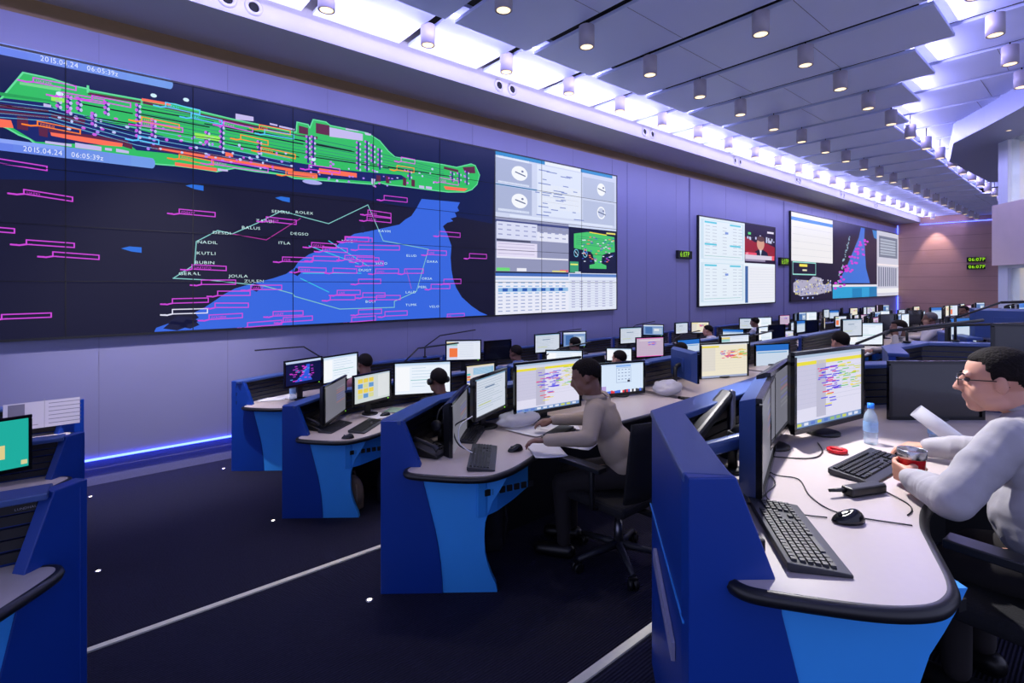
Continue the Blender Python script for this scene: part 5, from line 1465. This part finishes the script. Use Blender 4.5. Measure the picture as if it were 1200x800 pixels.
def mouse(x, y, z, az, label):
    t = thing('computer_mouse', label, 'mouse', (x, y, z), math.radians(az), 'black mice on the desks')
    q = MB(); vs = []; fs = []; n = 20; m = 8
    for j in range(m+1):
        ph = PI/2*j/m
        for k in range(n):
            a = 2*PI*k/n
            rx = .031*(1-.12*math.cos(a)**2*0); vs.append((rx*math.cos(ph)**.7*math.cos(a), .056*math.cos(ph)**.7*math.sin(a), .002+.034*math.sin(ph)*(1-.25*math.sin(a)) if j < m else .033))
    for j in range(m):
        for k in range(n):
            a = j*n+k; b_ = j*n+(k+1) % n; fs.append((a, b_, b_+n, a+n))
    fs.append(tuple(reversed(range(n)))); q.add(vs, fs, True); q.build('shell', BLKG, t, world=False)
    q = MB(); q.lathe([(.007, -.003), (.008, 0), (.007, .003)], 14, Matrix.Translation((0, .03, .028)) @ Matrix.Rotation(PI/2, 4, 'Y')); q.build('wheel', CHARC, t, world=False)
    return t
def cable(pts, label, z, r=.0023, m=None, lift=None):
    P = [(p[0], p[1], (p[2] if len(p) > 2 else z+r+.0005)) for p in pts]
    q = MB(); q.tube(smooth_curve(P, 6), r, 6)
    o = q.build('cable', m or BLKP, world='base'); return tag(o, label, 'cable')
ZT, ZM, ZL = TOP+DH+.001, MID+DH+.001, LOW+DH+.001
keyboard(1.715, .665, ZT, 38+180-180, 'black keyboard lying at an angle closest to the camera')
keyboard(2.60, .69, ZT, -4, 'black keyboard under the hands of the man with glasses')
mouse(1.955, .585, ZT, 55, 'black mouse beside the keyboard closest to the camera')
mouse(2.925, .655, ZT, 80, 'black mouse under the farther hand of the man with glasses')
p = at_z(566, 537, ZM); keyboard(p.x, p.y, ZM, 50, 'black keyboard at the worktop edge of the mid desk')
p = at_z(556, 513, ZM); keyboard(p.x+.03, p.y+.07, ZM, 42, 'black keyboard beneath the turned grey monitor of the mid desk', L=.40, D=.14)
p = at_z(604, 528, ZM); mouse(p.x, p.y, ZM, 80, 'black mouse beside the mid desk keyboard')
p = at_z(430, 500, ZL); keyboard(p.x, p.y, ZL, 40, 'black keyboard at the second row desk end')
p = at_z(398, 502, ZL); keyboard(p.x-.02, p.y+.05, ZL, 38, 'black keyboard tucked under the edge on monitor of the second row', L=.38, D=.14)
p = at_z(405, 512, ZL); mouse(p.x, p.y-.05, ZL, 60, 'black mouse on the curved worktop edge of the second row')
p = at_z(441, 489, ZL); mouse(p.x+.1, p.y, ZL, 70, 'black mouse beside papers on the second row')
cable([(1.93, .64), (1.88, .74), (1.95, .85), (2.1, .88), (2.2, .96), (2.3, 1.1)], 'thin black cable from the mouse closest to the camera', ZT)
cable([(1.62, .83), (1.75, .86), (1.80, .92), (1.9, 1.02), (2.1, 1.08)], 'thin black cable behind the keyboard closest to the camera', ZT)
cable([(2.36, .60), (2.28, .50), (2.22, .47), (2.16, .47)], 'thin black cable running from the handset to the desk edge', ZT)
cable([(2.08, .44), (2.0, .62), (2.07, .74), (2.22, .84), (2.2, .93), (2.33, 1.04), (2.5, 1.08)], 'long black cable looping across the bright worktop', ZT)
cable([(2.35, 1.13), (2.5, .92), (2.65, .9), (2.8, .97)], 'black cable below the large chart monitor', ZT, .003)
cable([(1.75, 1.0, ZT+.19), (1.83, .96, ZT+.08), (1.92, .9, ZT+.005), (2.02, .92, ZT+.005)], 'black cable hanging from the monitor arm of the closest desk', ZT, .004)
cable([(1.80, 1.03, ZT+.17), (1.9, 1.0, ZT+.03), (2.0, 1.04, ZT+.01), (2.12, 1.1, ZT+.006)], 'black cable curling below the monitor arm of the closest desk', ZT, .004)
cable([(1.68, .9, ZT+.15), (1.72, .86, ZT+.05), (1.85, .84, ZT+.006)], 'short black cable beside the corner rail of the closest desk', ZT, .004)
cable([(1.97, 2.75, ZM+.22), (1.85, 2.72, ZM+.18), (1.83, 2.68, ZM+.08), (1.92, 2.6, ZM+.004)], 'pale cable looping behind the edge on monitor of the mid desk', ZM, .004, PAPER)
cable([(2.0, 2.8, ZM+.2), (1.86, 2.8, ZM+.16), (1.86, 2.73, ZM+.05), (1.98, 2.62, ZM+.004)], 'dark cable looping behind the edge on monitor of the mid desk', ZM, .005)
# handset
t = thing('radio_handset', 'black handheld radio lying on the bright worktop', 'radio', (2.262, .625, ZT), math.radians(-24))
q = MB(); q.box((0, 0, .018), (.17, .05, .034)); q.build('case', BLKP, t, world=False, bevel=.008)
q = MB(); q.tube([(-.085, .008, .02), (-.10, .01, .022), (-.15, .014, .024)], [.009, .008, .006], 8); q.build('antenna', BLKP, t, world=False)
q = MB(); q.lathe([(.012, 0), (.012, .012), (.0001, .013)], 12, Matrix.Translation((.085, 0, .02)) @ Matrix.Rotation(PI/2, 4, 'Y')); q.build('knob', CHARC, t, world=False)
# bottles
def bottle(x, y, z, label, h=.2):
    t = thing('water_bottle', label, 'bottle', (x, y, z)); k = h/.2
    q = MB(); q.lathe([(.0001, .002), (.026, 0), (.031, .006), (.031, .03), (.029, .036), (.031, .042), (.031, .12), (.026, .145), (.013, .168), (.012, .178), (.012, .18)], 28, Matrix.Scale(k, 4)); q.build('bottle_body', PET, t, world=False)
    q = MB(); q.lathe([(.0315, .062), (.0315, .112)], 28, Matrix.Scale(k, 4), cap=False); q.build('label', LABELM, t, world=False)
    q = MB(); q.lathe([(.0145, .176), (.015, .178), (.0148, .2), (.0001, .201)], 22, Matrix.Scale(k, 4)); q.build('cap', BLUEC, t, world=False)
bottle(2.996, .80, ZT, 'clear water bottle with blue cap before the large chart monitor')
p = at_z(343, 468, ZL); bottle(p.x, p.y, ZL, 'clear bottle below the dark blue radar monitor', .24)
t = thing('drinking_glass', 'clear drinking glass with blue label behind the rolled paper', 'glass', (3.37, .62, ZT))
q = MB(); q.lathe([(.0001, .004), (.026, 0), (.033, .08), (.0315, .08), (.025, .006)], 24, cap=False); q.build('glass_body', PET, t, world=False)
q = MB(); q.lathe([(.0285, .02), (.0318, .06)], 24, cap=False); q.build('label', LABELM, t, world=False)
# red lid
t = thing('mug_lid', 'round red lid lying on the worktop under the large chart monitor', 'lid', (2.72, .86, ZT))
q = MB(); q.lathe([(.0001, .003), (.036, 0), (.043, .004), (.043, .016), (.036, .018), (.033, .010), (.0001, .009)], 28); q.build('shell', REDM, t, world=False)
q = MB(); q.box((0, .0, .017), (.02, .05, .008)); q.build('slider', REDM, t, world=False, bevel=.002)
# rolled paper
q = MB(); sp = []
for k in range(70):
    a = k*.20; r_ = .030+.00024*k; sp.append((r_*math.cos(a), r_*math.sin(a)))
vs = [(a, b_, 0) for a, b_ in sp]+[(a, b_, .22) for a, b_ in sp]
q.lathe([(.036, 0), (.038, .11), (.036, .22), (.031, .22), (.029, .11), (.031, 0), (.036, 0)], 28, Matrix.Translation((3.19, .50, ZT+.045)) @ Vector((0, 0, 1)).rotation_difference(Vector((-.15, .55, .45)).normalized()).to_matrix().to_4x4() @ Matrix.Translation((0, 0, -.02)) @ Matrix.Scale(.7, 4, (1, 0, 0)), cap=False)
o = q.build('rolled_paper', PAPER, world='base')
tag(o, 'rolled white paper sticking up beside the farther arm of the man', 'paper')
# papers
def sheet(x, y, z, az, label, w=.21, h=.297, kind='paper', curl=.01, m=None):
    q = MB(); n = 8; vs = []; fs = []
    for j in range(n+1):
        for i in range(n+1):
            u = i/n-.5; v = j/n-.5; vs.append((u*w, v*h, curl*(abs(u*2)**3+abs(v*2)**3*.5)*.6+.0012))
    for j in range(n):
        for i in range(n): a = j*(n+1)+i; fs.append((a, a+1, a+n+2, a+n+1))
    q.add(vs, fs, True); o = q.build('paper_sheet', m or PAPER); o.location = (x, y, z); o.rotation_euler = (0, 0, math.radians(az))
    o.modifiers.new('s', 'SOLIDIFY').thickness = .0008
    return tag(o, label, 'paper', 'loose papers on the desks')
for px, py, z, az, lab in ((672, 520, ZM, 20, 'white sheet under the arm of the tan shirted person'), (640, 528, ZM, -30, 'white sheet beside the mouse of the mid desk'), (655, 500, ZM, 50, 'white sheet behind the black box of the mid desk'), (620, 505, ZM, 10, 'white sheet below the big chart monitor'), (440, 487, ZL, 15, 'white sheet below the monitor with yellow and blue squares'), (468, 481, ZL, 40, 'greenish sheet on the second desk row'), (340, 465, ZL, 20, 'white sheet beside the bottle at the display wall desk'), (318, 468, ZL, 70, 'white sheet at the corner of the display wall desk')):
    p = at_z(px, py, z); sheet(p.x, p.y, z+.001*(px % 3), az, lab, m=None if 'green' not in lab else mat('green_paper', rgb(150, 180, 160), .7, noise=.03))
# printed sheet on the slats across the aisle
c = Canvas(.52, .24, .0004); c.bg = K(196, 192, 206)
c.rect(.03, .12, .11, .11, K(110, 108, 126), 1)
for k in range(6): c.rect(.3, .03+k*.036, .23, .006, K(120, 118, 134), 1)
c.rect(.03, .03, .2, .006, K(130, 128, 140), 1); c.rect(.27, 0, .004, .26, K(150, 148, 160), 1)
xx = on_y(50, 480, 6.35)
o = c.build('notice_sheet', None, (xx.x-.26, 6.34, xx.z-.16), m=PRINT, thick=.001, rot=(-.12, 0, 0))
tag(o, 'printed paper notice leaning inside the desk across the aisle by the wall', 'paper')
# box and bag on the mid desk
p = at_z(655, 510, ZM)
t = thing('document_tray', 'low black box among papers on the mid desk', 'box', (p.x, p.y, ZM), math.radians(20))
q = MB(); q.box((0, 0, .012), (.32, .13, .02)); q.box((0, 0, .031), (.30, .11, .016)); q.build('case', BLKP, t, world=False, bevel=.004); q = MB(); q.box((.1, -.056, .031), (.05, .003, .008)); q.build('switch', CHARC, t, world=False)
def crumple(name, x, y, z, r, m, label, cat, seed):
    q = MB(); q.ell((0, 0, r[2]*.9), r, 26, 18); r_ = random.Random(seed)
    k = [Vector((r_.uniform(-1, 1), r_.uniform(-1, 1), r_.uniform(-1, 1)))*9 for _ in range(5)]
    for i, v in enumerate(q.v):
        s = sum(abs(math.sin(v.dot(a)*5+j)) for j, a in enumerate(k))/5
        v = v*(.78+.4*s); v.z = max(v.z, .001); q.v[i] = v
    o = q.build(name, m); o.location = (x, y, z); return tag(o, label, cat)
p = at_z(612, 503, ZM); crumple('plastic_bag', p.x+.05, p.y+.1, ZM, (.19, .12, .055), PBAG, 'crumpled clear plastic bag under the big chart monitor', 'bag', 3)
p = at_z(782, 462, ZM); crumple('plastic_bag', p.x, p.y, ZM, (.17, .12, .07), PBAG, 'crumpled white plastic bag below the monitor seen from behind', 'bag', 5)
# bags under the desks
def bag(x, y, z, rz, w, d, h, m, label, name='backpack'):
    t = thing(name, label, 'bag', (x, y, z), rz)
    q = MB(); q.ell((0, 0, h*.48), (w/2, d/2, h*.48), 20, 16); q.box((0, 0, h*.22), (w*.8, d*.75, h*.42))
    b0 = blob(q, 'bag_body', m, None, .014, 6); b0.parent = t
    q = MB(); q.tube([(-w*.2, 0, h*.9), (-w*.12, 0, h*1.05), (w*.12, 0, h*1.05), (w*.2, 0, h*.9)], .01, 8); q.build('handle', m, t, world=False)
    q = MB(); q.tube([(-w*.3, -d*.42, h*.8), (-w*.36, -d*.52, h*.5), (-w*.3, -d*.4, h*.12)], .012, 8); q.build('strap', m, t, world=False)
bag(2.22, 2.86, MID, 1.0, .26, .18, .46, BAGM, 'dark backpack in the shadow under the mid desk')
bag(1.98, 4.72, LOW, .3, .16, .26, .34, BAGT, 'tan bag on the carpet under the second row desk end', 'carrier_bag')
bag(2.32, 4.68, LOW, .1, .2, .22, .36, BAGM, 'dark bag behind the tan one under the second row desk')
# desk phones with handsets
def phone(x, y, z, rz, label):
    t = thing('desk_phone', label, 'phone', (x, y, z), rz, 'desk phones')
    q = MB(); q.add([(-.09, -.1, 0), (.09, -.1, 0), (.09, .1, 0), (-.09, .1, 0), (-.09, -.1, .02), (.09, -.1, .02), (.09, .1, .075), (-.09, .1, .075)], [(3, 2, 1, 0), (4, 5, 6, 7), (0, 1, 5, 4), (1, 2, 6, 5), (2, 3, 7, 6), (3, 0, 4, 7)]); q.build('base_unit', BLKP, t, world=False, bevel=.006)
    q = MB(); q.tube([(-.06, -.085, .05), (-.06, -.06, .07), (-.06, .06, .10), (-.06, .085, .1)], [.02, .013, .013, .02], 10); q.build('receiver', CHARC, t, world=False)
    q = MB()
    for i in range(3):
        for j in range(4): q.box((.01+i*.024, -.06+j*.024, .034+j*.0066), (.016, .014, .008))
    q.build('keypad', KEYM, t, world=False)
for px, py, z, rz, lab in ((322, 460, ZL, .9, 'desk phone at the display wall desk end'), (330, 452, ZL, .6, 'desk phone behind the bottle at the display wall desk')):
    p = at_z(px, py, z); phone(p.x, p.y, z, rz, lab)
phone(1.72, 2.86, ZM, .5, 'desk phone inside the wing of the mid desk'); phone(1.74, 4.98, ZL, .5, 'desk phone inside the wing of the second row desk end')
# headphones hanging on a stand in the mid desk wing
def headphones(x, y, z, rz, label):
    t = thing('headphones', label, 'headphones', (x, y, z), rz, 'headphones on stands')
    q = MB(); q.tube([(0, 0, 0), (0, 0, .24)], .007, 8); q.lathe([(.05, 0), (.05, .008), (.0001, .01)], 18); q.build('stand', CHROM, t, world=False)
    q = MB(); q.tube([(.08*math.sin(a), 0, .16+.09*math.cos(a)) for a in [-1.7+3.4*k/16 for k in range(17)]], .008, 8); q.build('headband', BLKP, t, world=False)
    for s in (-1, 1):
        q = MB(); q.lathe([(.0001, -.018), (.036, -.016), (.038, 0), (.034, .016), (.0001, .018)], 18, Matrix.Translation((s*.082, 0, .14)) @ Matrix.Rotation(PI/2, 4, 'Y')); q.build('ear_cup', CHARC, t, world=False)
headphones(1.90, 2.99, ZM, .4, 'black headphones on a stand in the mid desk wing')
headphones(1.70, 5.14, ZL, .4, 'black headphones on a stand beside the edge on monitor of the second row')
# jointed monitor arm in the wing of the closest desk
t = thing('articulated_support', 'thick black jointed support above the wing of the closest desk', 'monitor arm', (2.28, 1.15, ZT))
q = MB(); q.lathe([(.05, 0), (.05, .012), (.018, .02), (.018, .30), (.0001, .31)], 18); q.build('post', CHROM, t, world=False)
def arm2(a, b_, w, h):
    q = MB(); a = Vector(a); b_ = Vector(b_); d = b_-a; L_ = d.length
    qd = Vector((1, 0, 0)).rotation_difference(d.normalized()).to_matrix().to_4x4()
    q.box((L_/2, 0, 0), (L_+h*.6, w, h), M=Matrix.Translation(a) @ qd); return q
arm2((2.27, 1.17, 1.335), (1.80, 1.08, 1.235), .05, .062).build('upper_link', BLKP, t, bevel=.018, seg=3)
arm2((1.78, 1.06, 1.20), (1.98, .94, 1.245), .045, .055).build('lower_link', RAILM, t, bevel=.018, seg=3)
q = MB(); q.lathe([(.03, -.04), (.03, .04)], 16, Matrix.Translation((1.79, 1.07, 1.215))); q.build('joint', BLKP, t)
q = MB(); q.lathe([(.0001, 0), (.045, 0), (.045, .03), (.0001, .032)], 18, Matrix.Translation((1.98, .93, 1.25)) @ Matrix.Rotation(PI/2, 4, 'X')); q.build('tilt_head', CHARC, t)
t = thing('cable_box', 'small black box beside the rail corner of the closest desk', 'box', (1.55, .73, ZT), .9)
q = MB(); q.box((0, 0, .02), (.1, .06, .04)); q.build('case', BLKP, t, world=False, bevel=.006); q = MB(); q.box((0, -.031, .02), (.03, .002, .012)); q.build('socket', CHARC, t, world=False)

# task lamps: post on the rail, long slim bar
def lamp(px, py, Y, L, dx, dz, label, post=.22, base=None):
    p = on_y(px, py, Y)
    z0 = L+1.034
    t = thing('task_lamp', label, 'lamp', (p.x, Y, z0), 0, 'slim bar task lamps')
    top = max(p.z, z0+.12)-z0
    q = MB(); q.lathe([(.03, 0), (.03, .015), (.0001, .016)], 14); q.tube([(0, 0, .01), (0, 0, top*.5)], .011, 8); q.build('post', BLKP, t, world=False)
    q = MB(); q.tube([(0, 0, top*.5), (dx*.28, -.03, top)], .009, 8); q.build('lower_arm', BLKP, t, world=False)
    q = MB(); q.box((0, 0, 0), (abs(dx)*.72, .03, .014), M=Matrix.Translation((dx*.28+dx*.36, -.05, top+dz/2)) @ Matrix.Rotation(-math.atan2(dz, dx*.72) if dx > 0 else math.atan2(dz, -dx*.72), 4, 'Y')); q.build('light_bar', BLKP, t, world=False)
for a in ((375, 404, 6.78, LOW, -.8, .0, 'slim black lamp bar reaching over the radar map monitor'), (470, 409, 5.3, LOW, .75, .02, 'slim black lamp bar over the headset wearer'), (498, 394, 6.78, LOW, .9, .05, 'slim black lamp bar over the monitor with orange block'), (644, 389, 6.78, LOW, .8, .02, 'slim black lamp bar over the pale monitor by the photographs'), (736, 381, 6.78, LOW, .9, .05, 'slim black lamp bar above the dark small monitor'), (870, 425, 3.22, MID, .8, .03, 'slim black lamp bar crossing before the white and blue monitor'), (640, 409, 5.3, LOW, .9, .04, 'slim black lamp bar in the second row behind the big chart'), (790, 392, 5.3, LOW, .8, .03, 'slim black lamp bar beside the aqua monitor')):
    lamp(*a)
def lamp_at(x, y, L, dx, dy, top, label):
    z0 = L+1.034
    t = thing('task_lamp', label, 'lamp', (x, y, z0), 0, 'slim bar task lamps')
    q = MB(); q.lathe([(.03, 0), (.03, .015), (.0001, .016)], 14); q.tube([(0, 0, .01), (0, 0, top*.6)], .011, 8); q.build('post', BLKP, t, world=False)
    q = MB(); q.tube([(0, 0, top*.6), (dx*.25, dy*.25, top)], .009, 8); q.build('lower_arm', BLKP, t, world=False)
    q = MB(); q.tube([(dx*.25, dy*.25, top), (dx, dy, top+.06)], .011, 8); q.build('light_bar', BLKP, t, world=False)
lamp_at(3.9, 1.12, TOP, .9, -.5, .2, 'slim black lamp above the rail behind the face of the man with glasses')
lamp_at(5.95, .95, TOP, .7, -1.1, .35, 'upper slim black lamp bar crossing the glass booth')
lamp_at(5.5, 1.2, TOP, .8, -1.2, .16, 'lower slim black lamp bar in front of the glass booth')
# ================================================================ LIGHT AND CAMERA
def area(name, loc, rot, sx, sy, e, col):
    L = bpy.data.lights.new(name, 'AREA'); L.shape = 'RECTANGLE'; L.size = sx; L.size_y = sy; L.energy = e; L.color = col
    o = bpy.data.objects.new(name, L); C.objects.link(o); o.location = loc; o.rotation_euler = rot
    return o
LC = (.50, .46, 1.0)
# LED battens over the middle band's edges, plus added uplights for the wall-side band
for xa, xb, ye, ys in ledge:
    xm = (xa+xb)/2
    area('batten_light', (xm, ys-.005, Z2+.09), (math.radians(68), 0, 0), 1.15, .03, LED_E*.35, LC)
    area('added_uplight', (xm, FY-.42, FZ-.30), (math.radians(180), 0, 0), 1.16, .10, LED_E*.42, (.60, .58, 1.0))  # added fill floating below the panels, no fixture there
    area('batten_light', (xm, ye+.005, Z2+.09), (math.radians(-68), 0, 0), 1.1, .03, LED_E*.55, LC)
# blue strip along the wall foot
area('foot_light', ((XL+XR)/2-6, WY-.03, -.03), (math.radians(-50), 0, 0), 20, .02, 30, (.05, .09, 1))
# desk lamp over the man's keyboard
L = bpy.data.lights.new('desk_lamp_beam', 'SPOT'); L.energy = 170; L.color = (1, .97, .98); L.spot_size = math.radians(62); L.spot_blend = .35; L.shadow_soft_size = .02
o = bpy.data.objects.new('desk_lamp_beam', L); C.objects.link(o); o.location = (2.85, 1.22, 2.4)
o.rotation_euler = (Vector((2.42, .58, 1.05))-o.location).to_track_quat('-Z', 'Y').to_euler()

# wall washer over the blank wall beside the aisle
L = bpy.data.lights.new('wall_washer_beam', 'SPOT'); L.energy = 1000; L.color = (1, .93, .95); L.spot_size = math.radians(50); L.spot_blend = .9; L.shadow_soft_size = .04
o = bpy.data.objects.new('wall_washer_beam', L); C.objects.link(o); o.location = (.75, 5.3, 4.6)
o.rotation_euler = (Vector((.62, 7.0, .9))-o.location).to_track_quat('-Z', 'Y').to_euler()
L = bpy.data.lights.new('wood_wall_beam', 'SPOT'); L.energy = 170; L.color = (1, .82, .7); L.spot_size = math.radians(60); L.spot_blend = .6; L.shadow_soft_size = .03
o = bpy.data.objects.new('wood_wall_beam', L); C.objects.link(o); o.location = (XR-.55, 5.5, 4.75); o.rotation_euler = (Vector((XR, 5.5, 2.9))-o.location).to_track_quat('-Z', 'Y').to_euler()
# ceiling light inside the glass booth
area('booth_light', tuple(list(bp(2.2, -sgn*1.2))+[4.5]), (0, 0, 0), 2.5, 1.2, 160, (1, .96, .9))
W = bpy.data.worlds.new('room_air'); SC.world = W; W.use_nodes = True
bg = W.node_tree.nodes['Background']; bg.inputs['Color'].default_value = (.36, .38, .62, 1); bg.inputs['Strength'].default_value = WORLD_E
cam = bpy.data.cameras.new('camera'); co = bpy.data.objects.new('camera', cam); C.objects.link(co)
co.location = (0, 0, EYE)
co.rotation_euler = (PI/2, 0, TH-PI/2)
cam.sensor_width = 36; cam.lens = 18; cam.shift_y = -(400-HY)/1200.0
cam.clip_start = .02; cam.clip_end = 200
SC.camera = co
vsn = SC.view_settings
vsn.view_transform = 'Standard'; vsn.look = 'None'; vsn.exposure = EXPO; vsn.gamma = 1; vsn.use_curve_mapping = False
SC.cycles.max_bounces = 6; SC.cycles.use_adaptive_sampling = True
try: SC.cycles.use_denoising = True; SC.cycles.sample_clamp_indirect = 6
except Exception: pass
for m in bpy.data.materials:
    if m.name in ('display_panel', 'downlight_lens', 'status_green', 'clock_green', 'floor_led', 'led_violet_white', 'led_blue'):
        if m.name not in ('display_panel',): m.cycles.emission_sampling = 'NONE'
